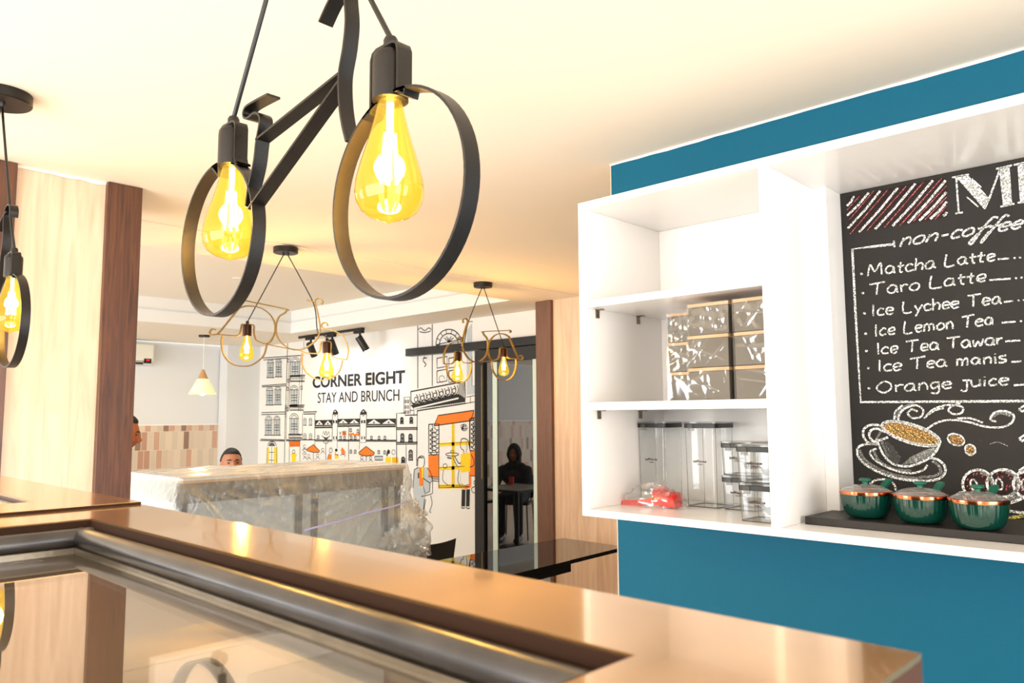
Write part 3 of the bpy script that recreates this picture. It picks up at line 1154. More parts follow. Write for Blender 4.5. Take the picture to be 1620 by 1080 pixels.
def chalk_text(s, x0, y0, x1, y1, cap, wd=CW, slant=.0, m='chalk', jitter=.03):
    tot = sum(FONT[c][-1] for c in s)
    x = 0.0
    ux, uy = (x1 - x0) / tot, (y1 - y0) / tot
    rnd = random.Random(s)
    for c in s:
        for st in FONT[c][:-1]:
            pts = []
            for (a, b) in st:
                a2 = a + slant * b + rnd.uniform(-jitter, jitter)
                b2 = b + rnd.uniform(-jitter, jitter)
                pts.append((x0 + (x + a2) * ux, y0 + (x + a2) * uy - b2 * cap))
            ck.line(pts, wd, m, len(pts) > 2, lift=.0012)
        x += FONT[c][-1]


ck.frame(0, 0, 1)
for s, x0, y0, x1, y1, cap in (('Matcha Latte', 1373, 437, 1576, 412, 19), ('Taro Latte', 1376, 468, 1562, 445, 19.5), ('Ice Lychee Tea', 1379, 500.5, 1586, 480, 19),
                               ('Ice Lemon Tea', 1383, 532, 1574, 513, 18.5), ('Ice Tea Tawar', 1386.5, 561, 1588, 544.5, 18.5), ('Ice Tea manis', 1388.5, 588, 1594, 573, 18.5), ('Orange juice', 1387, 621.5, 1598, 608, 18.5)):
    chalk_text(s, x0, y0, x1, y1, cap)
chalk_text('non-coffee', 1422, 390, 1617, 361, 21, .0050, .28)
ck.frame(1260, 240, 2.572)
for (x, y) in ((265, 497), (270, 575), (277, 657), (282, 740), (285, 810), (293, 880), (295, 962)):
    ck.disc(x, y, 6, 5, 'chalk', 8)
for (a, b) in (((820, 437), (866, 434)), ((785, 522), (872, 516)), ((845, 611), (882, 607)), ((836, 695), (892, 691)), ((850, 771), (912, 767)), ((875, 855), (916, 852)), ((885, 950), (960, 943))):
    ck.line([a, b], CW, 'chalk', lift=.0012)
    for k in (1, 2, 3):
        ck.disc(b[0] + 22 * k, b[1] - 2 * k, 5, 4, 'chalk', 8)
ck.line([(395, 376), (310, 386), (228, 396), (240, 640), (262, 1018), (926, 1014), (1400, 1004)], .0062, 'chalk', lift=.0012)
ck.line([(397, 362), (399, 388)], .005, 'chalk', lift=.0012)
# hatched patch
ck.frame(1320, 230, 5.143)
ck.fill([(100, 420), (860, 262), (915, 270), (920, 570), (860, 600), (130, 710)], 'chalk_maroon')
for a, b in (((160, 412), (104, 492)), ((280, 385), (105, 572)), ((375, 370), (110, 676)), ((517, 345), (203, 706)), ((660, 310), (332, 682)), ((803, 285), (475, 655)), ((906, 285), (600, 632)), ((912, 380), (692, 612)), ((916, 458), (782, 598)), ((915, 543), (886, 573))):
    md = ((a[0] + b[0]) / 2 + 6, (a[1] + b[1]) / 2 + 4)
    ck.line([a, md, b], .0062, 'chalk', lift=.0012)
for a, b in (((210, 408), (105, 525)), ((322, 370), (122, 604)), ((432, 365), (128, 722)), ((588, 330), (268, 690)), ((724, 300), (408, 668)), ((872, 270), (535, 652)), ((912, 330), (640, 622)), ((914, 420), (735, 606)), ((914, 490), (820, 602))):
    ck.line([a, b], .0026, 'chalk_red', lift=.0012)
# big serif M and the letters after it
M_ = 'chalk'
ck.fill([(985, 252), (1085, 238), (1262, 432), (1222, 520)], M_, .0012)
ck.line([(992, 255), (1012, 550)], .0042, M_, lift=.0012)
ck.line([(1222, 515), (1262, 430), (1350, 190)], .0045, M_, lift=.0012)
ck.fill([(1338, 182), (1425, 166), (1448, 485), (1375, 497)], M_, .0012)
for a, b in (((958, 262), (1098, 236)), ((985, 556), (1046, 545)), ((1315, 192), (1446, 163)), ((1352, 498), (1466, 474))):
    ck.line([a, b], .0045, M_, lift=.0012)
ck.fill([(1060, 320), (1110, 290), (1200, 395), (1180, 430)], 'chalk_soft', .0016)
ck.fill([(1365, 270), (1428, 260), (1436, 360), (1372, 372)], 'chalk_soft', .0016)
ck.line([(1120, 272), (1196, 342)], .003, M_, lift=.0012)
ck.line([(1078, 418), (1172, 500)], .003, M_, lift=.0012)
ck.line([(1460, 160), (1700, 108)], .0045, M_, lift=.0012)
ck.line([(1492, 468), (1730, 425)], .0045, M_, lift=.0012)
ck.fill([(1490, 152), (1568, 136), (1588, 452), (1512, 466)], M_, .0012)
ck.fill([(1500, 250), (1572, 236), (1578, 330), (1505, 345)], 'chalk_soft', .0016)
ck.line([(1540, 300), (1690, 270)], .005, M_, lift=.0012)
for k in range(1):
    x = 1800 + k * 330
    y = 95 - k * 66
    ck.fill([(x, y), (x + 70, y - 14), (x + 90, y + 300), (x + 15, y + 315)], M_, .0012)
    ck.line([(x + 40, y + 10), (x + 230, y + 250)], .006, M_, lift=.0012)
    ck.line([(x + 230, y - 60), (x + 245, y + 265)], .005, M_, lift=.0012)
ck.fill([(2120, 30), (2195, 16), (2215, 250), (2145, 268)], M_, .0012)
ck.line([(2180, 255), (2225, 315), (2300, 315), (2345, 265), (2335, -10)], .0055, M_, True, lift=.0012)
for a, b in (((2095, 36), (2220, 10)), ((2300, 0), (2375, -16))):
    ck.line([a, b], .0045, M_, lift=.0012)
# coffee cup drawing
ck.frame(1260, 620, 3.858)
ck.fill([(520, 300), (560, 300), (600, 340), (640, 400), (620, 440), (580, 420), (540, 380)], 'chalk_faint')
ck.fill([(700, 395), (790, 350), (865, 335), (820, 390), (740, 430), (640, 446)], 'chalk_soft')
ck.disc(700, 255, 172, 46, 'chalk_tan', 26, 17)
for k in range(16):
    x = 560 + k * 18
    ck.line([(x, 206 + k * 5.6), (x + 44, 236 + k * 5.6)], .0022, 'chalk_yellow' if k % 3 == 0 else 'chalk_maroon', lift=.0011)
for (rx, ry) in ((186, 58), (180, 50)):
    ck.arc(700, 253, rx, ry, 0, 360, .005, 'chalk', 30, 17)
ck.line([(490, 282), (510, 340), (545, 400), (600, 442), (690, 452), (790, 415), (850, 365), (880, 300)], .0055, 'chalk', True, lift=.0012)
ck.line([(520, 300), (545, 360), (560, 400)], .006, 'chalk_soft', True, lift=.0010)
ck.line([(740, 390), (800, 365), (850, 345)], .010, 'chalk_soft', True, lift=.0010)
ck.line([(530, 212), (490, 200), (440, 205), (410, 232), (412, 275), (440, 308), (490, 320)], .006, 'chalk', True, lift=.0012)
ck.line([(545, 245), (500, 225), (460, 230), (445, 262), (470, 300), (520, 290), (560, 275)], .006, 'chalk', True, lift=.0012)
ck.line([(475, 310), (520, 235)], .006, 'chalk_soft', lift=.0010)
ck.line([(500, 318), (430, 316), (378, 338), (375, 385), (420, 440), (520, 495), (640, 530), (760, 542), (860, 532), (905, 495), (905, 450), (860, 410), (815, 402)], .0060, 'chalk', True, lift=.0012)
ck.line([(385, 350), (420, 415), (520, 478), (640, 516), (760, 528)], .008, 'chalk_soft', True, lift=.0010)
ck.line([(490, 345), (452, 362), (470, 405), (560, 462), (680, 495), (770, 478), (800, 445)], .0048, 'chalk', True, lift=.0012)
ck.line([(470, 350), (505, 420), (600, 470), (700, 480)], .007, 'chalk_soft', True, lift=.0010)
ck.line([(830, 420), (870, 450), (880, 490), (830, 515), (750, 518)], .007, 'chalk_soft', True, lift=.0010)
# steam
for p in ([(598, 170), (605, 120), (650, 80)], [(620, 172), (640, 120), (690, 88), (740, 82), (775, 112), (760, 150), (710, 158), (680, 130), (705, 105), (740, 118)],
          [(780, 162), (830, 110), (900, 82), (970, 80), (1015, 95), (1010, 125), (965, 135), (930, 115), (945, 88), (1000, 68)],
          [(800, 222), (870, 182), (960, 170), (1060, 185), (1150, 210), (1250, 215), (1315, 185), (1325, 140), (1270, 115), (1210, 125), (1185, 165), (1220, 180)],
          [(980, 162), (1060, 160), (1140, 188)], [(800, 140), (850, 110), (900, 98)]):
    ck.line(p, .0046, 'chalk', True, lift=.0012)
ck.line([(612, 160), (650, 100), (720, 76)], .010, 'chalk_soft', True, lift=.0009)
ck.line([(1190, 150), (1240, 122), (1310, 140)], .010, 'chalk_soft', True, lift=.0009)
# beans, biscuits, saucers
for (cx, cy, rx, ry, ro) in ((975, 290, 52, 34, 20), (1062, 352, 34, 30, 45)):
    ck.disc(cx, cy, rx * .8, ry * .8, 'chalk_tan', 14, ro)
    ck.arc(cx, cy, rx, ry, 0, 360, .004, 'chalk', 18, ro)
    ck.line([(cx - rx * .7, cy - 8), (cx, cy + 4), (cx + rx * .7, cy + 12)], .004, 'chalk_maroon', True, lift=.0014)
ck.line([(925, 262), (940, 262)], .004, 'chalk', lift=.0012)
for (cx, cy, rx, ry) in ((1108, 560, 92, 86), (1262, 556, 98, 84), (1420, 560, 95, 84)):
    ck.disc(cx, cy, rx, ry, 'chalk_maroon', 24)
    ck.arc(cx, cy, rx, ry, 0, 360, .0062, 'chalk', 28)
    ck.arc(cx + 14, cy + 4, rx * .78, ry * .84, -70, 90, .006, 'chalk_soft', 14)
    ck.arc(cx - 24, cy + 6, 20, 34, 0, 360, .004, 'chalk', 16, -15)
    rr = random.Random(cx)
    for k in range(22):
        a, q = rr.uniform(0, 6.28), rr.uniform(.35, .85)
        x, y = cx + rx * q * math.cos(a), cy + ry * q * math.sin(a)
        ck.line([(x, y), (x + 6, y - 12)], .0024, 'chalk_red', lift=.0013)
ck.line([(940, 660), (1010, 610), (1080, 650), (1180, 690), (1290, 680), (1400, 640)], .006, 'chalk', True, lift=.0012)
ck.line([(1270, 720), (1390, 735), (1500, 720)], .006, 'chalk', True, lift=.0012)
ck.line([(1290, 660), (1350, 640), (1450, 650)], .009, 'chalk_soft', True, lift=.0010)
ck.line([(450, 560), (490, 535), (560, 535), (600, 570), (605, 600)], .005, 'chalk', True, lift=.0012)
ck.line([(1270, 775), (1320, 765), (1389, 755), (1500, 745)], .008, 'chalk_yellow', True, lift=.0012)
ck.line([(1180, 318), (1230, 305), (1290, 330)], .0025, 'chalk_soft', True, lift=.0009)
for a in (285, 480, 105):
    ck.line([(1360, a), (1389, a - 22), (1420, a + 8), (1395, a + 2), (1378, a + 14), (1360, a)], .005, 'chalk', lift=.0012)
dw = ck.mb.build('chalk_drawing', None, board, smooth=0)
dw['label'] = 'white and coloured chalk writing and drawings'

# dark ledge the pots stand on
lg = MB()
lg.box(1.892, XBD - .001, YR + .05, .794, 1.1805, 1.199)
lg.box(1.892, 2.062, .794, .816, 1.1805, 1.199)
tag(lg.build('display_ledge', 'black_paint', bevel=.001), 'dark brown-black board lying in the white niche under the chalkboard', 'ledge')

# ------------------------------------------------------------------ green pots
def make_pot(label, loc, rz):
    t = thing('cooking_pot', label, 'pot', loc, 'green lidded pots on the ledge')
    t['_w'] = (0, 0, 0)
    b = MB()
    ribs = lambda a, z: 1 + .030 * abs(math.sin(a * 17)) ** .6 * min(1, max(0, (z - .006) / .012))
    b.lathe([(.0, .001), (.034, .001), (.043, .005), (.049, .014), (.0535, .030), (.056, .046), (.057, .058), (.055, .058), (.054, .046), (.050, .02), (.0, .008)], (0, 0, 0), 102, ribs)
    b.build('pot_body', 'green_enamel', t, smooth=60)
    r = MB()
    r.lathe([(.0565, .056), (.0595, .057), (.0600, .060), (.0598, .0645), (.0575, .066), (.0560, .0650), (.0555, .058)], (0, 0, 0), 64)
    r.build('rim', 'copper', t)
    l = MB()
    l.lathe([(.0565, .0648), (.050, .070), (.038, .0755), (.022, .0790), (.006, .0802), (.0, .0803)], (0, 0, 0), 48)
    l.build('lid', 'lid_glass', t)
    k = MB()
    k.lathe([(.0, .0795), (.007, .0800), (.006, .084), (.007, .087), (.0135, .0885), (.0140, .0915), (.011, .0945), (.0, .0953)], (0, 0, 0), 28)
    k.build('knob', 'green_handle', t)
    h = MB()
    pts = spline([(.050, 0, .056), (.062, 0, .058), (.085, 0, .066), (.108, 0, .078), (.122, 0, .083)], 5)
    h.band(pts, (0, 1, 0), .016, .009)
    h.build('handle', 'green_handle', t, bevel=.003)
    t.rotation_euler.z = rz
    return t


make_pot('leftmost green ribbed lidded pot, right beside the white batten', (1.968, .695, 1.199), math.radians(-8))
make_pot('middle of three green ribbed lidded pots on the dark ledge', (1.955, .568, 1.199), math.radians(-6))
make_pot('rightmost of the three green ribbed lidded pots, nearest the photo edge', (1.936, .447, 1.199), math.radians(-4))

# ------------------------------------------------------------------ wrapped drawer boxes
def make_box(label, x, y0, y1, z, h, depth, seed):
    cy = (y0 + y1) / 2
    t = thing('storage_box', label, 'box', (x + depth / 2, cy, z), 'film-wrapped taupe boxes on the middle shelf')
    m = MB()
    m.box(x, x + depth, y0 + .004, y1 - .004, z, z + h - .0105)
    m.build('box_body', 'taupe_box', t, bevel=.002)
    m = MB()
    m.box(x - .001, x + depth + .001, y0 + .003, y1 - .003, z + h - .0100, z + h - .0012)
    lid = m.build('lid_edge', 'kraft', t, bevel=.0015)
    lid['label'] = 'tan cardboard lid edge'
    wv = MB()
    N, Q = 34, 26
    X0, X1, A0, A1, Z0, Z1 = x - .0035, x + depth + .002, y0 + .0012, y1 - .0012, z + .0006, z + h - .0004
    rnd = Vector((seed * 3.1, seed * 1.7, 0))

    def sheet(fn, nx):
        vs = []
        for i in range(N + 1):
            for j in range(Q + 1):
                p, nn = fn(i / N, j / Q)
                edge = min(1, 5 * min(i / N, 1 - i / N, j / Q, 1 - j / Q))
                a = .35 * noise.noise(Vector((p.x * 22, p.y * 22, p.z * 22)) + rnd)
                for kk in (1, 2, 3):
                    q_ = p.y * math.cos(kk * 1.1 + seed) + p.z * math.sin(kk * 1.1 + seed) + p.x * .4
                    a += max(0, 1 - 7 * abs(noise.noise(Vector((q_ * 26, kk * 7.7, p.z * 3)) + rnd))) * .55
                vs.append(p + nn * (.0016 * a * edge))
        fs = [(i * (Q + 1) + j, i * (Q + 1) + j + 1, (i + 1) * (Q + 1) + j + 1, (i + 1) * (Q + 1) + j) for i in range(N) for j in range(Q)]
        wv.add(vs, fs)
    sheet(lambda a, b: (Vector((X0, A0 + (A1 - A0) * a, Z0 + (Z1 - Z0) * b)), Vector((-1, 0, 0))), 0)
    sheet(lambda a, b: (Vector((X0 + (X1 - X0) * a, A0, Z0 + (Z1 - Z0) * b)), Vector((0, -.5, 0))), 0)
    sheet(lambda a, b: (Vector((X0 + (X1 - X0) * a, A1, Z0 + (Z1 - Z0) * b)), Vector((0, .5, 0))), 0)
    o = wv.build('wrapping_film', 'wrap_film', t, smooth=80)
    o['label'] = 'creased shiny clear film'


ZS = 1.4884
hb = .0866
lev = ('bottom', 'middle', 'top')
for k in range(3):
    make_box('%s box of the set-back left stack of film-wrapped taupe boxes' % lev[k], 1.955, 1.118, 1.238, ZS + k * hb, hb, .20, 1 + k)
for k in range(3):
    make_box('%s box of the centre stack of film-wrapped taupe boxes' % lev[k], 1.822 + (.006 if k == 2 else 0), .966, 1.092, ZS + k * hb, hb, .125, 5 + k)
for k in range(3):
    make_box('%s box of the right-hand stack of film-wrapped taupe boxes, by the divider' % lev[k], 1.825, .857, .957, ZS + k * hb, hb, .20, 9 + k)

# ------------------------------------------------------------------ clear canisters
def rrect(x0, x1, y0, y1, r, n=4):
    pts = []
    for (cx, cy, a0) in ((x1 - r, y1 - r, 0), (x0 + r, y1 - r, 90), (x0 + r, y0 + r, 180), (x1 - r, y0 + r, 270)):
        for k in range(n + 1):
            a = math.radians(a0 + 90 * k / n)
            pts.append((cx + r * math.cos(a), cy + r * math.sin(a)))
    return pts


def prism(mb, loop0, z0, loop1, z1, cap0=True, cap1=True):
    n = len(loop0)
    vs = [(x, y, z0) for x, y in loop0] + [(x, y, z1) for x, y in loop1]
    fs = [(i, (i + 1) % n, n + (i + 1) % n, n + i) for i in range(n)]
    if cap0:
        fs.append(tuple(reversed(range(n))))
    if cap1:
        fs.append(tuple(range(n, 2 * n)))
    mb.add(vs, fs)


def make_canister(label, x0, x1, y0, y1, z, h, scoop=None, group=None):
    t = thing('storage_canister', label, 'canister', ((x0 + x1) / 2, (y0 + y1) / 2, z), group)
    m = MB()
    e = .004
    prism(m, rrect(x0 + e, x1 - e, y0 + e, y1 - e, .012), z + .001, rrect(x0 + .002, x1 - .002, y0 + .002, y1 - .002, .012), z + h - .020, True, False)
    m.use('clear_plastic'); m.mi = [0] * len(m.f); m.use('smoky_plastic')
    for (ax_, ay_) in ((x0, y0), (x0, y1), (x1, y0), (x1, y1)):  # darker tubes stand in for refraction lines at the clear corners
        sx_, sy_ = (1 if ax_ == x0 else -1), (1 if ay_ == y0 else -1)
        m.tube([(ax_ + sx_ * (e + .0035), ay_ + sy_ * (e + .0035), z + .002), (ax_ + sx_ * .0055, ay_ + sy_ * .0055, z + h - .020)], .0012, 6)
    m.build('jar_body', None, t, smooth=50)
    # dark line along the foot edge
    g = MB()
    lo = rrect(x0 + e, x1 - e, y0 + e, y1 - e, .012)
    g.tube([(x, y, z + .0022) for x, y in lo + lo[:1]], .0011, 6)
    b = g.build('foot_ring', 'dark_steel', t)
    m = MB()
    prism(m, rrect(x0, x1, y0, y1, .010), z + h - .019, rrect(x0, x1, y0, y1, .010), z + h - .006)
    m.build('lid', 'black_plastic', t, bevel=.001)
    m = MB()
    prism(m, rrect(x0 - .001, x1 + .001, y0 - .001, y1 + .001, .011), z + h - .0058, rrect(x0 - .001, x1 + .001, y0 - .001, y1 + .001, .011), z + h - .0008)
    m.build('lid_plate', 'smoky_plastic', t)
    m = MB()
    cy, xx = (y0 + y1) / 2, x0 - .0005
    m.box(x0 - .003, x0 + .004, y1 - .034, y1 - .018, z + h - .027, z + h - .008)
    m.build('lid_clip', 'smoky_plastic', t)
    tw = MB()
    zc = z + (h * .52 if h > .15 else h * .48)
    wall_text(tw, 'taffHome', 'label_ink', (x0 + .0005, cy + .024, zc), (0, -.044, 0), (0, 0, .0075), .03, .25)
    wall_text(tw, '17FB007', 'label_ink', (x0 + .0005, cy + .010, zc - .007), (0, -.018, 0), (0, 0, .0035), .03)
    tw.build('printed_label', None, t, smooth=0)
    if scoop:
        s = MB()
        cx = (x0 + x1) / 2
        zz = z + .018
        s.lathe([(.0, .0), (.016, .001), (.022, .006), (.024, .016), (.0225, .016), (.020, .007), (.0, .003)], (cx - .012, cy - .024, zz), 24)
        s.band(spline([(cx - .012, cy - .002, zz + .016), (cx - .006, cy + .020, zz + .024), (cx, cy + .040, zz + .028)], 4), (1, 0, 0), .010, .002)
        o = s.build('scoop', 'smoky_plastic')
        tag(o, scoop, 'scoop', 'scoops inside the small canisters')


make_canister('tall clear canister at the left, behind the red scoops', 2.035, 2.135, 1.300, 1.408, 1.180, .250, None, 'tall clear canisters')
make_canister('tall clear canister beside the short stacked ones', 2.028, 2.138, 1.126, 1.236, 1.180, .250, None, 'tall clear canisters')
G = 'short stacked clear canisters'
make_canister('short clear canister, bottom of the rear stack beside the tall canister', 2.030, 2.135, 1.012, 1.118, 1.180, .0970, 'grey clear scoop lying in the bottom canister of the rear stack', G)
make_canister('short clear canister, top of the rear stack beside the tall canister', 2.030, 2.135, 1.012, 1.118, 1.2772, .0970, 'grey clear scoop lying in the top canister of the rear stack', G)
make_canister('short clear canister, bottom of the front stack against the divider', 1.838, 1.943, .858, .966, 1.180, .0970, 'grey clear scoop lying in the bottom canister of the front stack', G)
make_canister('short clear canister, top of the front stack against the divider', 1.838, 1.943, .862, .970, 1.2772, .0970, 'grey clear scoop lying in the top canister of the front stack', G)

# ------------------------------------------------------------------ red scoops in a crumpled bag
s = MB()
s.add([(1.935, 1.212, 1.183), (1.975, 1.285, 1.183), (1.985, 1.215, 1.183), (1.95, 1.300, 1.183), (1.935, 1.222, 1.214), (1.975, 1.285, 1.225), (1.985, 1.222, 1.228), (1.95, 1.300, 1.212)],
      [(0, 2, 1, 3), (4, 7, 5, 6), (0, 3, 7, 4), (3, 1, 5, 7), (1, 2, 6, 5), (2, 0, 4, 6)])
tag(s.build('measuring_scoop', 'red_plastic', bevel=.005), 'red plastic scoop at the right end of the clear bag', 'scoop', 'red scoops in the clear bag')
s = MB()
s.band(spline([(1.945, 1.405, 1.1845), (1.955, 1.36, 1.187), (1.955, 1.325, 1.192), (1.958, 1.304, 1.198)], 4), (.6, .2, .75), .020, .004)
s.ball((1.995, 1.296, 1.214), .024, .030, .027, 16, 10)
tag(s.build('measuring_scoop', 'red_plastic'), 'red rounded scoop with flat handle on the left in the clear bag', 'scoop', 'red scoops in the clear bag')
b = MB()
N, Q = 36, 14
vs = []
for j in range(Q + 1):
    tt = math.pi / 2 * j / Q
    for i in range(N):
        a = 2 * math.pi * i / N
        q = Vector((math.cos(a), math.sin(a), 0))
        r = 1 + .22 * noise.noise(Vector((q.x * 2.4, q.y * 2.4, tt * 3)))
        p = Vector((1.965 + .050 * q.x * math.cos(tt) * r, 1.302 + .112 * q.y * math.cos(tt) * r, 1.1815 + .060 * math.sin(tt) * (r + .25 * noise.noise(Vector((q.x * 5, q.y * 7, tt * 4))))))
        vs.append(p)
b.add(vs, [(j * N + i, j * N + (i + 1) % N, (j + 1) * N + (i + 1) % N, (j + 1) * N + i) for j in range(Q) for i in range(N)])
tag(b.build('plastic_bag', 'wrap_film', smooth=25), 'small crumpled clear plastic bag around the red scoops', 'bag')


# ================================================================== BICYCLE PENDANT LAMPS
def bulb(root, top, drop=.137, rad=.0385, watts=5.0, tilt=None):
    """pear-shaped filament bulb hanging below `top` (local coordinates of root)"""
    x, y, z = top
    k = drop / .137
    q = rad / .0385
    prof = [(.013, .004), (.0150, -.006), (.0185, -.022), (.0250, -.046), (.0325, -.070), (.0375, -.090), (.0385, -.102), (.0365, -.114), (.0310, -.124), (.0220, -.131), (.010, -.1345), (.004, -.1365), (.0, -.1385)]
    m = MB()
    m.lathe([(r * q, zz * k) for r, zz in reversed(prof)], (x, y, z), 40)
    b = m.build('bulb', 'amber_bulb_glass', root, smooth=80)
    b['label'] = 'glowing amber pear-shaped bulb'
    f = MB()
    for i in range(6):
        a = 2 * math.pi * i / 6
        r0, r1 = .006 * q, .010 * q
        f.tube([(x + r0 * math.cos(a), y + r0 * math.sin(a), z - .036 * k), (x + r1 * math.cos(a), y + r1 * math.sin(a), z - .092 * k)], .0018 * q, 6)
    f.tube([(x, y, z), (x, y, z - .05 * k)], .004 * q, 8)
    f.build('filament', 'filament', b)
    d = bpy.data.lights.new('bulb_light', 'POINT')
    d.energy = watts
    d.color = (1.0, 0.62, 0.30)
    d.shadow_soft_size = .02
    lo = bpy.data.objects.new('bulb_light', d)
    COL.objects.link(lo)
    lo.parent = b
    lo.location = Vector((x, y, z - .07 * k))
    return b


def socket(root, top, h=.056, r=.0205, m='black_metal'):
    x, y, z = top
    s = MB()
    s.lathe([(.0, .0), (r * .80, .0), (r * .97, -.004), (r, -.010), (r, -h), (r * .9, -h - .001), (.0, -h - .001)][::-1], (x, y, z), 32)
    s.build('socket', m, root)
    g = MB()
    g.lathe([(.0085, .0), (.0085, .016), (.0065, .020), (.004, .021), (.0, .021)], (x, y, z - .001), 16)
    g.build('cord_grip', 'black_plastic', root)


def canopy(root, r=.062, h=.032, m='black_metal', off=((-.012, 0), (.012, 0))):
    c_ = MB()
    c_.lathe([(.0, -h), (r * .96, -h), (r, -h + .003), (r, -.0005), (.0, -.0005)], (0, 0, 0), 40)
    for (u, v) in off:
        c_.lathe([(.0, -h - .012), (.004, -h - .012), (.0065, -h - .004), (.0065, -h + .002), (.0, -h + .002)], (u, v, 0), 14)
    c_.build('canopy', m, root)


# ---- black model: flat-bar frame, wheels open at the top, long side of the frame along local Y
def black_lamp(label, loc, watts):
    t = thing('bicycle_pendant_lamp', label, 'lamp', loc, 'bicycle-shaped pendant lamps')
    t['_w'] = (0, 0, 0)
    O = Vector((.51, .90, 2.35))

    def L(y, z, x=0.0):
        return (x, y - O.y, z - O.z)
    canopy(t, .075, .030, off=((0, -.014), (0, .014)))
    W, TH = .020, .0032
    side = (1, 0, 0)
    for (cy, cz, y0, y1, sy, sz, part) in ((.657, 1.692, .640, .712, .676, 1.859, 'front_wheel'), (1.083, 1.712, 1.062, 1.136, 1.054, 1.872, 'rear_wheel')):
        r = .1150 if part == 'front_wheel' else .1130
        # open ring: starts right of the lamp holder, runs round below, ends left of it
        pts = []
        a0 = math.atan2(.0995, (y0 - cy) if part == 'front_wheel' else (1.036 - cy))
        a1 = math.atan2(.0935, (y1 - cy) if part == 'front_wheel' else (1.098 - cy))
        A0, A1 = a0, a1 - 2 * math.pi
        n = 72
        for i in range(n + 1):
            a = A0 + (A1 - A0) * i / n
            pts.append(L(cy + r * math.cos(a), cz + r * math.sin(a)))
        # bracket folded over the holder
        hw = .0245
        s0, s1 = sy - hw, sy + hw
        p_first, p_last = pts[0], pts[-1]
        ztop = sz + .006
        zlow = sz - .060
        br = [p_first, L(s0 - .012, zlow - .001), L(s0 - .003, zlow + .003), L(s0, zlow + .012), L(s0, ztop - .010), L(s0 + .003, ztop - .003), L(s0 + .010, ztop), L(s1 - .010, ztop), L(s1 - .003, ztop - .003), L(s1, ztop - .010), L(s1, zlow + .004), L(s1 + .001, zlow - .006), p_last]
        m = MB()
        m.band(pts, side, W, TH)
        m.build(part, 'black_metal', t, smooth=50)
        m = MB()
        m.band(br, side, W, TH)
        m.build('holder_bracket', 'black_metal', t, smooth=50)
        socket(t, L(sy, sz))
        bulb(t, L(sy, sz - .058), watts=watts)
    # seat tube with curled seat
    m = MB()
    m.band(spline([L(.992, 1.742), L(.985, 1.770), L(.972, 1.80), L(.966, 1.83), L(.958, 1.855), L(.962, 1.866), L(.975, 1.872), L(.992, 1.870), L(1.003, 1.873), L(1.007, 1.881), L(1.000, 1.888), L(.975, 1.889), L(.938, 1.888)], 5), side, W, TH)
    m.build('seat', 'black_metal', t, smooth=50)
    m = MB()
    m.band([L(.968, 1.832), L(.768, 1.862)], side, W, TH)
    m.band([L(.985, 1.738), L(.768, 1.852)], side, W, TH)
    m.build('frame_bar', 'black_metal', t)
    m = MB()
    m.band(spline([L(.748, 1.773), L(.757, 1.796), L(.764, 1.825), L(.766, 1.860), L(.757, 1.893), L(.753, 1.925), L(.757, 1.957), L(.757, 1.975), L(.748, 1.990), L(.730, 1.997), L(.710, 1.993), L(.699, 1.978), L(.703, 1.962)], 5), side, W, TH)
    m.build('fork', 'black_metal', t, smooth=50)
    m = MB()
    m.band(spline([L(.735, 1.982), L(.765, 1.976), L(.790, 1.964), L(.812, 1.944)], 4), side, W, TH)
    m.build('handlebar', 'black_metal', t, smooth=50)
    m = MB()
    m.tube([L(.676, 1.877), L(.715, 1.938), L(.886, 2.305)], .0034, 10)
    m.build('cord', 'black_plastic', t)
    m = MB()
    m.tube([L(1.054, 1.890), L(.966, 2.037), L(.914, 2.305)], .0034, 10)
    m.build('cord', 'black_plastic', t)
    return t


black_lamp('large black bicycle-shaped pendant lamp in the foreground, over the counter', (.51, .90, 2.35), 5.2)
black_lamp('black bicycle-shaped pendant lamp cut by the left photo edge, before the wood column', (.51, 2.445, 2.35), 5.2)

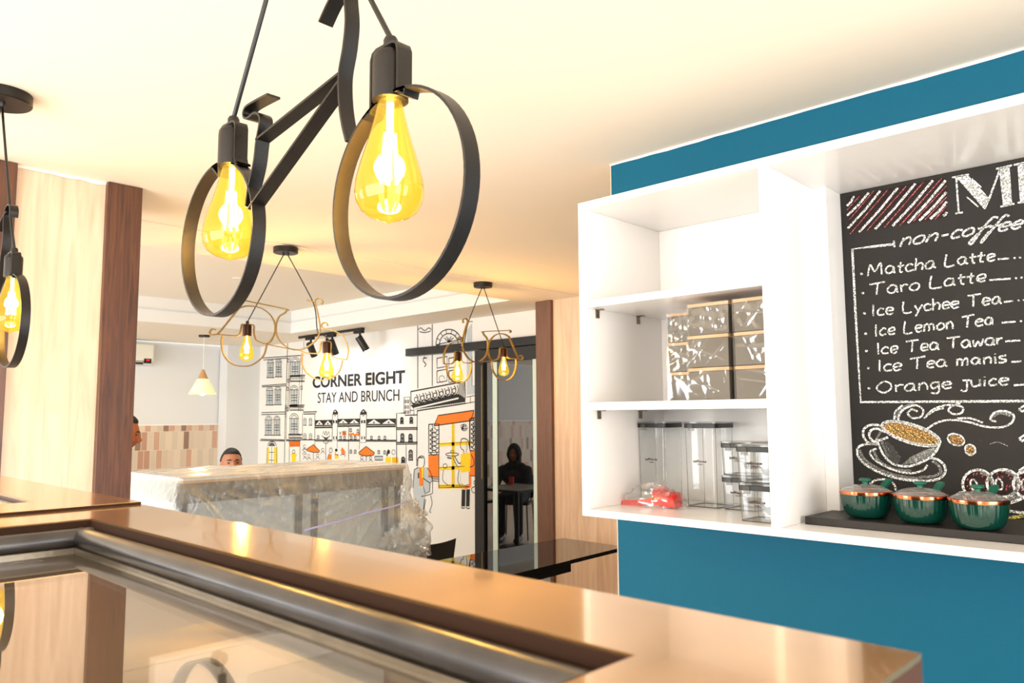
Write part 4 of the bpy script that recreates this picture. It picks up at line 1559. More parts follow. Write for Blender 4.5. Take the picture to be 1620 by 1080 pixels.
# ---- bronze model: curled wire-flat frame; local X runs from rear wheel to handlebar, local Z down from ceiling
BR = {
    'rear_wheel': [(-.3209, -.4675), (-.3254, -.4882), (-.3226, -.5325), (-.3095, -.570), (-.2876, -.5991), (-.2502, -.6214), (-.2097, -.6275), (-.1695, -.6234), (-.1297, -.6001), (-.1012, -.5671), (-.0877, -.5155)],
    'base_bar': [(-.3587, -.4347), (-.3736, -.4301), (-.3858, -.4397), (-.3876, -.4545), (-.3726, -.4612), (-.3469, -.4599), (-.2546, -.4679), (-.2349, -.4621), (-.2278, -.4518), (-.2229, -.4147), (-.2143, -.4073), (-.1715, -.4091), (-.158, -.4166), (-.1571, -.4522), (-.1473, -.4856), (-.1323, -.4968), (-.0915, -.5118), (.0157, -.5346), (.0821, -.5461), (.1154, -.5589), (.1633, -.5628), (.1838, -.5593), (.1923, -.5431), (.1961, -.5077), (.2063, -.5011), (.2394, -.502), (.2477, -.5139), (.2477, -.5619), (.2665, -.5841), (.3107, -.5939), (.3312, -.5941), (.3382, -.5661), (.3393, -.5403), (.3254, -.4959), (.2976, -.4624), (.2568, -.4437), (.2124, -.4323), (.1975, -.421), (.1987, -.4084), (.2119, -.4011), (.2252, -.4049), (.2291, -.419)],
    'rear_fender': [(-.3506, -.4599), (-.3256, -.4326), (-.2474, -.3327), (-.2293, -.3179), (-.1962, -.3107), (-.1518, -.314), (-.1071, -.3299), (-.0693, -.3636), (-.0476, -.4084), (-.0487, -.4529), (-.0662, -.4935), (-.0893, -.5118)],
    'seat': [(-.2427, -.2895), (-.2530, -.2805), (-.2402, -.2731), (-.2193, -.2792), (.0037, -.3268), (.0113, -.3343), (.0027, -.3477), (-.0264, -.3676), (-.0409, -.4084), (-.0391, -.4566), (-.0182, -.499), (.0304, -.5362), (.082, -.5424), (.1331, -.5243), (.1729, -.4876), (.1871, -.458)],
    'handlebar_stem': [(.1871, -.458), (.1886, -.4173), (.1739, -.3428), (.1606, -.298), (.1624, -.2793), (.1763, -.2719), (.1949, -.2773), (.2011, -.2908), (.1939, -.3042)],
    'front_wheel': [(.0985, -.5588), (.0966, -.6088), (.1173, -.6567), (.1583, -.6899), (.2025, -.7034), (.2535, -.692), (.2933, -.6578), (.3107, -.5991)],
    'handlebar': [(.1195, -.2805), (.1582, -.2905)],
}


def bronze_lamp(label, loc, rz, tilt, watts):
    t = thing('bicycle_pendant_lamp', label, 'lamp', loc, 'bicycle-shaped pendant lamps')
    t['_w'] = (0, 0, 0)
    canopy(t, .064, .030)
    ca, sa = math.cos(tilt), math.sin(tilt)
    PV = (0.02, -.45)

    def T(q):
        u, z = q[0] - PV[0], q[1] - PV[1]
        return (PV[0] + u * ca - z * sa, 0, PV[1] + u * sa + z * ca)
    for k, pts in BR.items():
        m = MB()
        P = [T(q) for q in pts]
        if len(P) > 2:
            P = spline(P, 5)
        m.band(P, (0, 1, 0), .015, .0055)
        m.build(k, 'bronze_metal', t, smooth=60)
    for q in ((-.1928, -.409), (.2272, -.502)):
        P = T(q)
        socket(t, P, .060, .0225, 'socket_bronze')
        bulb(t, (P[0], 0, P[2] - .061), .132, .038, watts)
    a, b = T((-.1928, -.395)), T((.2272, -.488))
    m = MB()
    m.tube([(-.012, 0, -.040), a], .003, 8)
    m.build('cord', 'black_plastic', t)
    m = MB()
    e = T((.176, -.448))
    h = T((.158, -.315))
    m.tube(spline([(.012, 0, -.040), (h[0] * .55 + .005, 0, h[2] * .58), h, e, T((.2057, -.466)), T((.222, -.476)), b], 5), .003, 8)
    m.build('cord', 'black_plastic', t)
    t.rotation_euler.z = rz
    return t


bronze_lamp('bronze bicycle-shaped pendant lamp seen side-on, in front of the mural lettering', (2.069, 3.638, 2.344), math.atan2(-.7222, .6917), 0, 12)
bronze_lamp('bronze bicycle-shaped pendant lamp hanging in front of the black sliding rail', (3.571, 3.689, 2.344), math.pi, math.radians(6), 12)

# ------------------------------------------------------------------ white cone pendant
t = thing('cone_pendant_lamp', 'white cone pendant lamp with wooden cap, hanging near the tiled wall', 'lamp', (3.72, 8.23, 2.35))
m = MB(); m.lathe([(.0, -.022), (.055, -.022), (.058, -.018), (.058, 0), (.0, 0)], (3.72, 8.23, 2.35), 28); m.build('canopy', 'black_metal', t)
m = MB(); m.tube([(3.72, 8.23, 2.33), (3.72, 8.23, 1.975)], .004, 8); m.build('cord', 'white_laminate', t)
m = MB(); m.lathe([(.0, .09), (.012, .09), (.018, .075), (.058, -.022), (.0, -.022)][::-1], (3.72, 8.23, 1.885), 32); m.build('wooden_cap', 'light_wood', t)
m = MB(); m.lathe([(.143, -.165), (.056, .0), (.052, -.002), (.138, -.165)], (3.72, 8.23, 1.872), 40); m.build('shade', 'lamp_glow_white', t)
m = MB(); m.ball((3.72, 8.23, 1.74), .04, .04, .05); b = m.build('bulb', 'filament', t)
ld = bpy.data.lights.new('cone_light', 'POINT'); ld.energy = 6; ld.color = (1, .78, .45); ld.shadow_soft_size = .05
lo = bpy.data.objects.new('cone_light', ld); COL.objects.link(lo); lo.location = (0, 0, -.72); lo.parent = t

# ------------------------------------------------------------------ track spots over the mural
t = thing('track_light', 'black ceiling track with three spotlights aimed at the mural', 'light', (4.55, 7.05, 2.35))
m = MB(); m.box(4.535, 4.565, 6.44, 7.66, 2.325, 2.35); m.build('track', 'black_plastic', t)
for y in (7.44, 7.02, 6.52):
    m = MB()
    m.box(4.53, 4.57, y - .07, y + .07, 2.295, 2.326)
    m.tube([(4.55, y - .02, 2.30), (4.55, y - .02, 2.235)], .012, 10)
    base = m.build('adapter', 'black_plastic', t, bevel=.003)
    m = MB()
    a = Vector((4.535, y - .01, 2.262)); bb = Vector((4.615, y - .05 if y < 7 else y + .01, 2.12))
    m.tube([a, a + (bb - a) * .05, bb], [.034, .038, .038], 20)
    h = m.build('spot_head', 'black_plastic', t, smooth=50)
    m = MB()
    dn = (bb - a).normalized()
    m.tube([bb - dn * .002, bb + dn * .001], .031, 18)
    m.build('lens', 'downlight_glow', h)
    sd = bpy.data.lights.new('spot', 'SPOT'); sd.energy = 2.5; sd.spot_size = math.radians(80); sd.spot_blend = .6; sd.shadow_soft_size = .03
    so = bpy.data.objects.new('spot', sd); COL.objects.link(so)
    so.location = bb + dn * .02
    so.rotation_euler = dn.to_track_quat('-Z', 'Y').to_euler()

# recessed downlight in the tray ceiling
t = thing('downlight', 'small bright recessed downlight in the raised ceiling', 'light', (2.96, 5.95, 2.59))
m = MB(); m.lathe([(.030, -.004), (.045, -.004), (.045, 0), (.030, 0)], (2.96, 5.95, 2.59), 28); m.build('trim_ring', 'white_laminate', t)
m = MB(); m.lathe([(.0, -.003), (.030, -.003), (.030, 0), (.0, 0)], (2.96, 5.95, 2.59), 24); m.build('lens', 'downlight_glow', t)
for (x, y) in ((3.0, 5.92), (1.2, 5.9)):
    sd = bpy.data.lights.new('downlight_beam', 'SPOT'); sd.energy = 30; sd.spot_size = math.radians(120); sd.spot_blend = .8; sd.shadow_soft_size = .04
    so = bpy.data.objects.new('downlight_beam', sd); COL.objects.link(so); so.location = (x, y, 2.57)

# ------------------------------------------------------------------ air conditioner
t = thing('air_conditioner', 'cream wall-mounted air conditioner above the tiled wall, half behind the column', 'air conditioner', (3.1, 9.3, 2.05))
m = MB(); m.box(2.72, 3.545, 9.12, YT + .019, 2.10, 2.305); m.build('casing', 'ac_white', t, bevel=.02, seg=3)
m = MB(); m.box(2.74, 3.525, 9.135, YT + .018, 2.055, 2.099); m.build('outlet', 'grey_paint', t, bevel=.008)
m = MB(); m.box(2.77, 3.42, 9.118, 9.130, 2.060, 2.085); m.build('louvre', 'dark_steel', t)
m = MB(); m.box(3.43, 3.51, 9.117, 9.126, 2.075, 2.130); m.build('display_panel', 'black_plastic', t)
m = MB(); m.box(3.455, 3.490, 9.1155, 9.118, 2.105, 2.122); m.build('display', 'red_display', t)


# ================================================================== FOREGROUND SHOWCASES
def showcase(name, label, cat, y0, y1, ox0, ox1, oy0, oy1, top):
    """tall bronze-framed showcase with a framed glass opening in its top"""
    t = thing(name, label, cat, (.02, (y0 + y1) / 2, FL), 'bronze-topped showcases')
    xl, xr, th = -0.2356, 0.2728, .0115
    for nm_, mt_, z0, z1 in (('counter_top', 'bronze_laminate', top - .002, top), ('top_edging', 'brown_edge', top - th, top - .0021)):
        m = MB()
        m.box(ox1, xr, y0, y1, z0, z1)
        m.box(xl, ox0, y0, y1, z0, z1)
        m.box(ox0, ox1, y0, oy0, z0, z1)
        m.box(ox0, ox1, oy1, y1, z0, z1)
        m.build(nm_, mt_, t)
    m = MB()
    m.box(xr - .012, xr - .005, y0 + .004, y1 - .001, FL, top - th)
    m.box(xl + .004, xl + .011, y0 + .004, y1 - .001, FL, top - th)
    m.box(xl + .011, xr - .012, y0 + .004, y0 + .011, FL, top - th)
    m.box(xl + .011, xr - .012, y1 - .008, y1 - .001, FL, top - th)
    m.build('body', 'brown_edge', t)
    return t


c1 = showcase('showcase', 'nearest bronze-topped showcase with a large sunken glass top', 'showcase', 0.0817, 0.7174, -0.152, 0.2098, 0.1474, 0.646, 1.374)
m = MB()
m.box(0.2075, 0.2097, 0.1497, 0.6437, 1.3624, 1.3732)
m.box(-0.152, -0.1497, 0.1497, 0.6437, 1.3624, 1.3732)
m.box(-0.152, 0.2097, 0.6437, 0.646, 1.3624, 1.3732)
m.box(-0.152, 0.2097, 0.1475, 0.1497, 1.3624, 1.3732)
m.build('rebate', 'dark_rebate', c1)
m = MB()
m.tube([(0.1995, 0.1482, 1.3615), (0.1995, 0.6410, 1.3615)], 0.0075, 20)
m.tube([(0.2071, 0.6358, 1.3615), (-0.1501, 0.6358, 1.3615)], 0.0075, 20)
m.tube([(-0.1436, 0.1482, 1.3582), (-0.1436, 0.6422, 1.3582)], 0.0061, 16)
m.tube([(0.2071, 0.1566, 1.3582), (-0.1501, 0.1566, 1.3582)], 0.0061, 16)
m.tube([(0.2044, 0.6407, 1.3596), (0.1946, 0.6323, 1.3569)], [0.0046, 0.0061], 10)
m.build('steel_rail', 'dark_steel', c1)
m = MB()
m.box(0.1920, 0.1957, 0.152, 0.6422, 1.3504, 1.3563)
m.box(-0.1391, -0.1474, 0.152, 0.6422, 1.3504, 1.3563)
m.box(-0.1406, 0.1919, 0.6265, 0.6338, 1.3504, 1.3563)
m.box(-0.1406, 0.1919, 0.1596, 0.1704, 1.3504, 1.3563)
m.build('steel_lip', 'steel', c1)
m = MB()
m.box(-0.1389, 0.1918, 0.1706, 0.6264, 1.352, 1.3542)
m.build('glass_top', 'display_glass', c1)
m = MB()
m.box(-0.2204, 0.2603, 0.095, 0.7087, 0.975, 0.9788)
m.build('display_floor', 'case_interior', c1)
m = MB()
m.box(-0.2234, -0.2204, 0.095, 0.7087, 0.9788, 1.3474)
m.box(0.2604, 0.2609, 0.095, 0.7087, 0.9788, 1.3474)
m.box(-0.2204, 0.2603, 0.7089, 0.7093, 0.9788, 1.3474)
m.build('display_lining', 'case_interior', c1)
m = MB()
m.box(-0.2185, 0.2584, 0.094, 0.0948, 0.9826, 1.3474)
m.build('bounce_lining', 'white_laminate', c1)  # unseen white lining added to bounce light onto the inner door

m = MB(); m.box(-0.20, 0.24, 0.098, 0.106, 1.335, 1.343); m.build('added_fill_strip', 'fill_glow', c1)
fill_lamp = area('showcase_fill', (0.05, 0.112, 1.335), (0.10, 0.40, 1.25), 0.40, 0.01, 0.55, (1, .95, .86))

# white lockable inner door with a key in its lock
dw_ = thing('cabinet_door', 'white lockable cabinet door with a key in it, under the glass counter top', 'door', (0.1976, 0.3477, 0.9788))
m = MB()
m.box(0.1391, 0.2584, 0.3439, 0.3515, 0.9792, 1.3474)
m.build('door_panel', 'white_laminate', dw_, bevel=.0007)
m = MB()
m.box(0.1809, 0.2569, 0.3409, 0.3435, 1.013, 1.3322)
m.build('inset_panel', 'kiosk_grey', dw_, bevel=.0005)
m = MB(); m.tube([(0.1661, 0.3439, 1.3428), (0.1661, 0.3397, 1.3428)], 0.0032, 20); m.build('lock', 'dark_steel', dw_)
m = MB()
m.box(0.1651, 0.167, 0.3374, 0.3397, 1.3409, 1.3444)
m.box(0.1659, 0.1663, 0.3384, 0.3388, 1.336, 1.3413)
m.box(0.1645, 0.1678, 0.3378, 0.3393, 1.3295, 1.3368)
m.box(0.1656, 0.1668, 0.3382, 0.339, 1.3219, 1.3295)
tag(m.build('key', 'black_plastic'), 'small dark key hanging in the lock under the glass counter top', 'key')

c2 = showcase('showcase', 'farther bronze-topped showcase with a grey glass inset, before the wood column', 'showcase', 0.7193, 1.292, -0.152, 0.2082, 0.7923, 1.216, 1.3763)
m = MB()
m.box(-0.2318, 0.2725, 0.7184, 0.7193, 1.3664, 1.3761)
m.build('edge_band', 'dark_rebate', c2)
m = MB()
m.box(-0.1501, 0.2063, 0.7942, 1.2141, 1.3672, 1.3713)
m.build('glass_top', 'frosted_glass', c2)
m = MB()
m.box(-0.1558, 0.2128, 0.7885, 1.2198, 1.3512, 1.3618)
m.build('steel_frame', 'steel', c2)

# ================================================================== BLACK GLASS BAR TABLE
t = thing('bar_table', 'black glass-topped bar table with an angled step, beyond the counter', 'table', (2.6, 3.05, FL))
zt = .65
m = MB()
m.add([(x, y, z) for z in (zt - .022, zt) for x, y in ((1.55, 2.70), (3.38, 2.795), (3.38, 2.80), (3.94, 2.83), (3.95, 3.33), (1.55, 3.36))],
      [(5, 4, 3, 2, 1, 0), (6, 7, 8, 9, 10, 11), (0, 1, 7, 6), (1, 2, 8, 7), (2, 3, 9, 8), (3, 4, 10, 9), (4, 5, 11, 10), (5, 0, 6, 11)])
m.mats = ['black_glass_top', 'dull_black']; m.mi = [0, 0] + [1] * 6
m.build('table_top', None, t)
m = MB()
m.add([(x, y, z) for z in (zt - .062, zt - .0225) for x, y in ((1.6, 2.7025), (3.38, 2.795), (3.38, 2.855), (1.6, 2.77))],
      [(3, 2, 1, 0), (4, 5, 6, 7), (0, 1, 5, 4), (1, 2, 6, 5), (2, 3, 7, 6), (3, 0, 4, 7)])
m.build('apron', 'dull_black', t)
m = MB(); m.box(1.7, 3.28, 2.86, 2.90, FL, zt - .063); m.build('front_panel', 'kiosk_grey', t)
for x in (1.75, 3.24):
    m = MB(); m.box(x - .02, x + .02, 3.2, 3.24, FL, zt - .0225); m.build('leg', 'black_plastic', t)

# ================================================================== CAFE TABLES AND CHAIRS
def make_table(label, loc, rz=0, size=.62, zt=.575, name='cafe_table', group='small cafe tables', top='table_top_grey'):
    t = thing(name, label, 'table', (loc[0], loc[1], FL), group)
    t['_w'] = (0, 0, 0)
    h = size / 2
    z = zt - FL
    m = MB(); m.box(-h, h, -h, h, z - .006, z); m.build('table_top', top, t)
    m = MB(); m.box(-h - .002, h + .002, -h - .002, h + .002, z - .034, z - .0065); m.build('edge', 'black_plastic', t)
    m = MB(); m.tube([(0, 0, .03), (0, 0, z - .034)], .03, 16); m.build('column', 'black_metal', t)
    m = MB(); m.lathe([(.0, .0), (.22, .0), (.22, .012), (.05, .03), (.0, .03)], (0, 0, 0), 32); m.build('foot', 'black_metal', t)
    t.rotation_euler.z = rz
    return t


def make_chair(label, loc, rz, group='black cafe chairs', top=.82):
    """seat faces local +Y, backrest at -Y"""
    t = thing('cafe_chair', label, 'chair', (loc[0], loc[1], FL), group)
    t['_w'] = (0, 0, 0)
    m = MB(); m.box(-.21, .21, -.20, .22, .44, .465); m.build('seat', 'black_plastic', t, bevel=.01)
    m = MB()
    N, Q = 12, 6
    vs = []
    for s_ in (0, 1):
        for i in range(N + 1):
            u = -1 + 2 * i / N
            for j in range(Q + 1):
                v = j / Q
                z = .50 + (top - .50 + .035 * u * u) * v
                vs.append((u * (.185 + .035 * v), -.215 - .05 * v + .05 * u * u - s_ * .012, z))
    n1 = (N + 1) * (Q + 1)
    fs = []
    for i in range(N):
        for j in range(Q):
            a = i * (Q + 1) + j
            fs.append((a, a + Q + 1, a + Q + 2, a + 1))
            fs.append((n1 + a + 1, n1 + a + Q + 2, n1 + a + Q + 1, n1 + a))
    for i in range(N):
        for j in (0, Q):
            a = i * (Q + 1) + j
            fs.append((a, n1 + a, n1 + a + Q + 1, a + Q + 1))
    for j in range(Q):
        for i in (0, N):
            a = i * (Q + 1) + j
            fs.append((a, a + 1, n1 + a + 1, n1 + a))
    m.add(vs, fs); m.build('backrest', 'black_plastic', t, smooth=60)
    for (x, y) in ((-.18, .19), (.18, .19), (-.18, -.18), (.18, -.18)):
        m = MB(); m.tube([(x, y, .442), (x * 1.1, y * 1.1, .0)], .011, 10); m.build('leg', 'steel', t)
    for x in (-.15, .15):
        m = MB(); m.tube([(x, -.19, .45), (x, -.232, .56)], .010, 10); m.build('back_post', 'black_plastic', t)
    t.rotation_euler.z = rz
    return t


make_chair('black chair with curved backrest at the right end of the plastic-covered kiosk', (3.60, 4.31), math.radians(-43), top=.735)
make_table('small black-edged table just behind the right end of the covered kiosk', (3.42, 4.76), math.radians(-2), .56, .575)

# corner by the column, mirrored in the dark glass door
make_table('dark-edged cafe table where the person in the headscarf sits, mirrored in the glass door', (2.62, 6.62), 0, .70, .58)
make_table('dark-edged cafe table mirrored low in the glass door, nearer than the occupied one', (3.60, 6.62), 0, .60, .50)

# ================================================================== COVERED KIOSK
KX0, KX1, KY0, KY1, KZ = 1.655, 3.045, 3.845, 4.545, 1.150
kt = thing('kiosk', 'low kiosk with brown top and grey panels, under the plastic dust sheet', 'kiosk', ((KX0 + KX1) / 2, (KY0 + KY1) / 2, FL))
m = MB(); m.box(KX0, KX1, KY0, KY1, KZ - .012, KZ); m.build('kiosk_top', 'white_laminate', kt)
m = MB(); m.box(KX0, KX1, KY0, KY1, KZ - .025, KZ - .0125); m.build('top_edging', 'light_wood', kt)
m = MB()
m.box(KX0 + .01, KX1 - .01, KY0 + .008, KY0 + .03, KZ - .125, KZ - .026); m.box(KX0 + .008, KX0 + .03, KY0 + .031, KY1 - .01, KZ - .125, KZ - .026); m.box(KX1 - .03, KX1 - .008, KY0 + .031, KY1 - .01, KZ - .125, KZ - .026)
m.build('fascia', 'kiosk_fascia', kt)
for x in (KX0 + .025, 2.33, 2.43, KX1 - .12, KX1 - .025):
    m = MB(); m.box(x - .014, x + .014, KY0 + .032, KY0 + .060, FL, KZ - .126); m.build('post', 'charcoal_frame', kt)
m = MB(); m.box(KX0 + .04, KX1 - .02, KY0 + .08, KY0 + .10, FL, KZ - .13); m.build('back_panel', 'kiosk_grey', kt)
m = MB(); m.box(KX0 + .015, KX0 + .03, KY0 + .11, KY1 - .02, FL, KZ - .127); m.build('side_panel', 'kiosk_grey', kt)
m = MB(); m.box(KX0 + .03, KX1 - .02, KY0 + .11, KY0 + .31, .62, .64); m.build('shelf', 'kiosk_grey', kt)

# the dust sheet
ds = MB()
per = []
EXP = .022
def corner(cx, cy, a0, r=.035, n=5):
    return [(cx + r * math.cos(math.radians(a0 + 90 * k / n)), cy + r * math.sin(math.radians(a0 + 90 * k / n))) for k in range(n + 1)]
def edge(p, q, n):
    return [(p[0] + (q[0] - p[0]) * k / n, p[1] + (q[1] - p[1]) * k / n) for k in range(1, n)]
cs = [corner(KX0 + .015, KY0 + .015, 180), corner(KX1 - .015, KY0 + .015, 270), corner(KX1 - .015, KY1 - .015, 0), corner(KX0 + .015, KY1 - .015, 90)]
ns = (180, 60, 60, 60)
for i in range(4):
    per += cs[i] + edge(cs[i][-1], cs[(i + 1) % 4][0], ns[i])
NP = len(per)
cx, cy = (KX0 + KX1) / 2, (KY0 + KY1) / 2
VZ = 70
vs = []
for j in range(VZ + 1):
    tt = j / VZ
    z = KZ + .006 - tt * .78
    for i, (x, y) in enumerate(per):
        n_ = Vector((x - cx, y - cy, 0))
        nn = Vector((1 if abs(x - KX1) < .04 else (-1 if abs(x - KX0) < .04 else 0), -1 if abs(y - KY0) < .04 else (1 if abs(y - KY1) < .04 else 0), 0))
        nn = nn.normalized() if nn.length else n_.normalized()
        q = Vector((x * 2.2, y * 2.2, z * 1.6))
        fold = abs(noise.noise(Vector((x * 5 + z * 2.4, y * 5 - z * 1.5, z * 1.1))))
        dcor = min((Vector((x, y)) - Vector(k)).length for k in ((KX0, KY0), (KX1, KY0), (KX1, KY1), (KX0, KY1)))
        diag = abs(noise.noise(Vector(((dcor - .85 * (KZ - z)) * 9, 3 + z * 1.5, 0)))) * math.exp(-dcor * 2)
        amp = min(1, tt * 5)
        off = amp * (.020 * fold + .030 * diag + .012 * noise.noise(q * 3) + .05 * max(0, tt - .35) * (1 + noise.noise(q)))
        dr_ = (Vector((x, y)) - Vector((KX1, KY0))).length
        if dr_ < .5:
            off += (1 - dr_ / .5) ** 2 * .12 * max(0, math.sin(max(0, min(1, (tt - .28) / .5)) * math.pi)) * (1 + .8 * noise.noise(q * 5))
        dl_ = (Vector((x, y)) - Vector((KX0, KY0))).length
        cre = 0.0
        for (ccx, sgn, sd_) in ((KX1, -1, 0.0), (KX0, 1, 9.0)):
            if nn.y < -.5:
                dx_ = abs(x - ccx)
                phi = math.atan2(KZ - z + .02, dx_ + .02)
                rad = math.hypot(dx_, KZ - z)
                cre += max(0, 1 - 7 * abs(noise.noise(Vector((phi * 7, sd_, rad * 1.2))))) * math.exp(-rad * 1.5)
        off += .022 * cre * amp
        if dl_ < .4:
            off += (1 - dl_ / .4) ** 2 * .03 * amp * (1 + noise.noise(q * 4))
        vs.append(Vector((x, y, z)) + nn * (EXP * min(1, tt * 8) * .4 + max(0, off)))
fs = [(j * NP + i, j * NP + (i + 1) % NP, (j + 1) * NP + (i + 1) % NP, (j + 1) * NP + i) for j in range(VZ) for i in range(NP)]
ds.use('dust_sheet').add(vs, fs)
# top, wrinkled, shrinking rings to the centre
rings = 14
tv = []
for j in range(rings):
    s_ = 1 - (j / rings)
    for (x, y) in per:
        px_, py_ = cx + (x - cx) * s_, cy + (y - cy) * s_
        lift = .006 + .016 * abs(noise.noise(Vector((px_ * 5, py_ * 9, 2)))) * min(1, j * .7)
        tv.append((px_, py_, KZ + lift))
tv.append((cx, cy, KZ + .012))
fs = [(j * NP + i, j * NP + (i + 1) % NP, (j + 1) * NP + (i + 1) % NP, (j + 1) * NP + i) for j in range(rings - 1) for i in range(NP)]
fs += [((rings - 1) * NP + i, (rings - 1) * NP + (i + 1) % NP, rings * NP) for i in range(NP)]
ds.use('glare_sheet').add(tv, fs)
sheet = tag(ds.build('dust_sheet', None, smooth=45), 'crumpled translucent plastic dust sheet draped over the kiosk', 'plastic sheet')
# bunched folds at the right front corner
bn = MB()
for (c0, rx, ry, rz_, sd) in (((3.06, 3.80, .80), .075, .075, .11, 1), ((3.08, 3.79, .66), .085, .08, .10, 2), ((3.02, 3.79, .52), .10, .09, .14, 3), ((2.92, 3.80, .62), .10, .05, .13, 4)):
    N, Q = 64, 40
    vv = []
    for i in range(Q + 1):
        th = math.pi * i / Q
        for k in range(N):
            a = 2 * math.pi * k / N
            dvec = Vector((math.sin(th) * math.cos(a), math.sin(th) * math.sin(a), -math.cos(th)))
            r = 1 + .5 * abs(noise.noise(dvec * 2.2 + Vector((sd * 5, 0, 0)))) - .5 * abs(noise.noise(Vector((dvec.x * 5, dvec.y * 5, dvec.z * 2)) + Vector((0, sd * 3, 0)))) + .25 * max(0, 1 - 6 * abs(noise.noise(dvec * 3 + Vector((sd, 2, 7)))))
            vv.append(Vector(c0) + Vector((dvec.x * rx, dvec.y * ry, dvec.z * rz_)) * r)
    bn.add(vv, [(i * N + k, i * N + (k + 1) % N, (i + 1) * N + (k + 1) % N, (i + 1) * N + k) for i in range(Q) for k in range(N)])
bo = bn.build('bunched_fold', 'bunched_film', sheet, smooth=25)
tp = MB()
pts = []
for k in range(40):
    f = k / 39
    x = 2.30 + (3.02 - 2.30) * f
    pts.append((x, KY0 - .062 - .006 * math.sin(f * 9), .835 + .095 * f + .0015 * math.sin(f * 14)))
tp.band(pts, (0, 0, 1), .010, .001)
tag(tp.build('tape_strip', 'tape_blue'), 'pale blue tape strip tied around the plastic-covered kiosk', 'tape')


# ================================================================== PEOPLE
def capsule(mb, a, b, ra, rb, n=16):
    a, b = Vector(a), Vector(b)
    d = (b - a).normalized()
    P, R = [], []
    for k in range(5):
        t_ = math.pi / 2 * k / 5
        P.append(a - d * ra * math.cos(t_)); R.append(max(.0015, ra * math.sin(t_)))
    P.append(a); R.append(ra)
    P.append(b); R.append(rb)
    for k in range(4, -1, -1):
        t_ = math.pi / 2 * k / 5
        P.append(b + d * rb * math.cos(t_)); R.append(max(.0015, rb * math.sin(t_)))
    mb.tube(P, R, n)


def head_shape(p):
    """unit direction -> point on the head; x right, y forward, z up; metres about the head centre"""
    x, y, z = p
    a, b, c_ = .074, .094, .115
    X, Y, Z = x * a, y * b, z * c_
    if z < 0:
        X *= 1 - .30 * (-z) ** 1.6
        if y < 0:
            Y *= 1 - .35 * (-z) ** 1.2
        else:
            Y *= 1 - .10 * (-z) ** 2
    if z > 0 and y < 0:
        Y *= 1.04
    if y > 0:
        g = lambda x0, z0, sx, sz: math.exp(-((X - x0) / sx) ** 2 - ((Z - z0) / sz) ** 2)
        Y += .021 * g(0, -.028, .012, .017) + .012 * g(0, -.006, .009, .024)
        Y += .006 * g(0, -.028, .020, .010)
        Y -= .010 * (g(.031, .008, .017, .012) + g(-.031, .008, .017, .012))
        Y += .005 * (g(.030, .028, .022, .008) + g(-.030, .028, .022, .008))
        Y += .004 * (g(.040, -.028, .018, .02) + g(-.040, -.028, .018, .02))
        Y += .007 * g(0, -.060, .020, .006) + .006 * g(0, -.069, .017, .005) - .004 * g(0, -.0645, .022, .0025)
        Y += .008 * g(0, -.098, .018, .014)
    return Vector((X, Y, Z))


def add_head(mb, Mt, n=64, m=48):
    vs = []
    for i in range(m + 1):
        t_ = math.pi * i / m
        for k in range(n):
            a = 2 * math.pi * k / n
            vs.append(Mt @ head_shape((math.sin(t_) * math.cos(a), math.sin(t_) * math.sin(a), -math.cos(t_))))
    mb.add(vs, [(i * n + k, i * n + (k + 1) % n, (i + 1) * n + (k + 1) % n, (i + 1) * n + k) for i in range(m) for k in range(n)])
    for sx in (-1, 1):       # ears
        v2 = []
        for i in range(9):
            t_ = math.pi * i / 8
            for k in range(12):
                a = 2 * math.pi * k / 12
                q = Vector((math.sin(t_) * math.cos(a) * .008, math.sin(t_) * math.sin(a) * .017, -math.cos(t_) * .031))
                v2.append(Mt @ (q + Vector((sx * .0755, -.008 + q.z * -.15, -.006))))
        mb.add(v2, [(i * 12 + k, i * 12 + (k + 1) % 12, (i + 1) * 12 + (k + 1) % 12, (i + 1) * 12 + k) for i in range(8) for k in range(12)])


def fuse(mb, name, m, parent, voxel, it=4):
    """one continuous skin over everything collected in mb"""
    tmp = mb.build(name + '_tmp', m, None, smooth=0)
    rm = tmp.modifiers.new('r', 'REMESH')
    rm.mode = 'VOXEL'
    rm.voxel_size = voxel
    sm = tmp.modifiers.new('s', 'SMOOTH')
    sm.factor = .5
    sm.iterations = it
    dg = bpy.context.evaluated_depsgraph_get()
    me = bpy.data.meshes.new_from_object(tmp.evaluated_get(dg))
    me.name = name
    bpy.data.objects.remove(tmp)
    off = Vector(parent.location)
    for v in me.vertices:
        v.co -= off
    me.shade_smooth()
    me.materials.clear()
    me.materials.append(MATS[m])
    o = bpy.data.objects.new(name, me)
    COL.objects.link(o)
    o.parent = parent
    o['_w'] = tuple(off)
    return o


def hand(mb, wrist, palm_end, side, curl=.35):
    """palm, four bent fingers and a thumb; side = direction from little finger to index"""
    w_, e_ = Vector(wrist), Vector(palm_end)
    f = (e_ - w_).normalized()
    s = Vector(side).normalized()
    nrm = f.cross(s).normalized()
    for k in (-1.2, -.4, .4, 1.2):
        capsule(mb, w_ + s * (.010 * k), e_ + s * (.018 * k), .013, .012, 10)
    for k, L_ in ((-1.45, .060), (-.5, .074), (.45, .080), (1.4, .072)):
        a = e_ + s * (.017 * k)
        b = a + (f + nrm * curl * .5).normalized() * L_ * .5
        c_ = b + (f + nrm * curl * 2).normalized() * L_ * .5
        capsule(mb, a, b, .0092, .0086, 10)
        capsule(mb, b, c_, .0086, .0072, 10)
    a = w_ + f * .030 + s * .028
    b = a + (f * .7 + s * .7).normalized() * .036
    c_ = b + (f * .9 + s * .25 + nrm * .3).normalized() * .030
    capsule(mb, a, b, .0125, .0105, 10)
    capsule(mb, b, c_, .0105, .0085, 10)


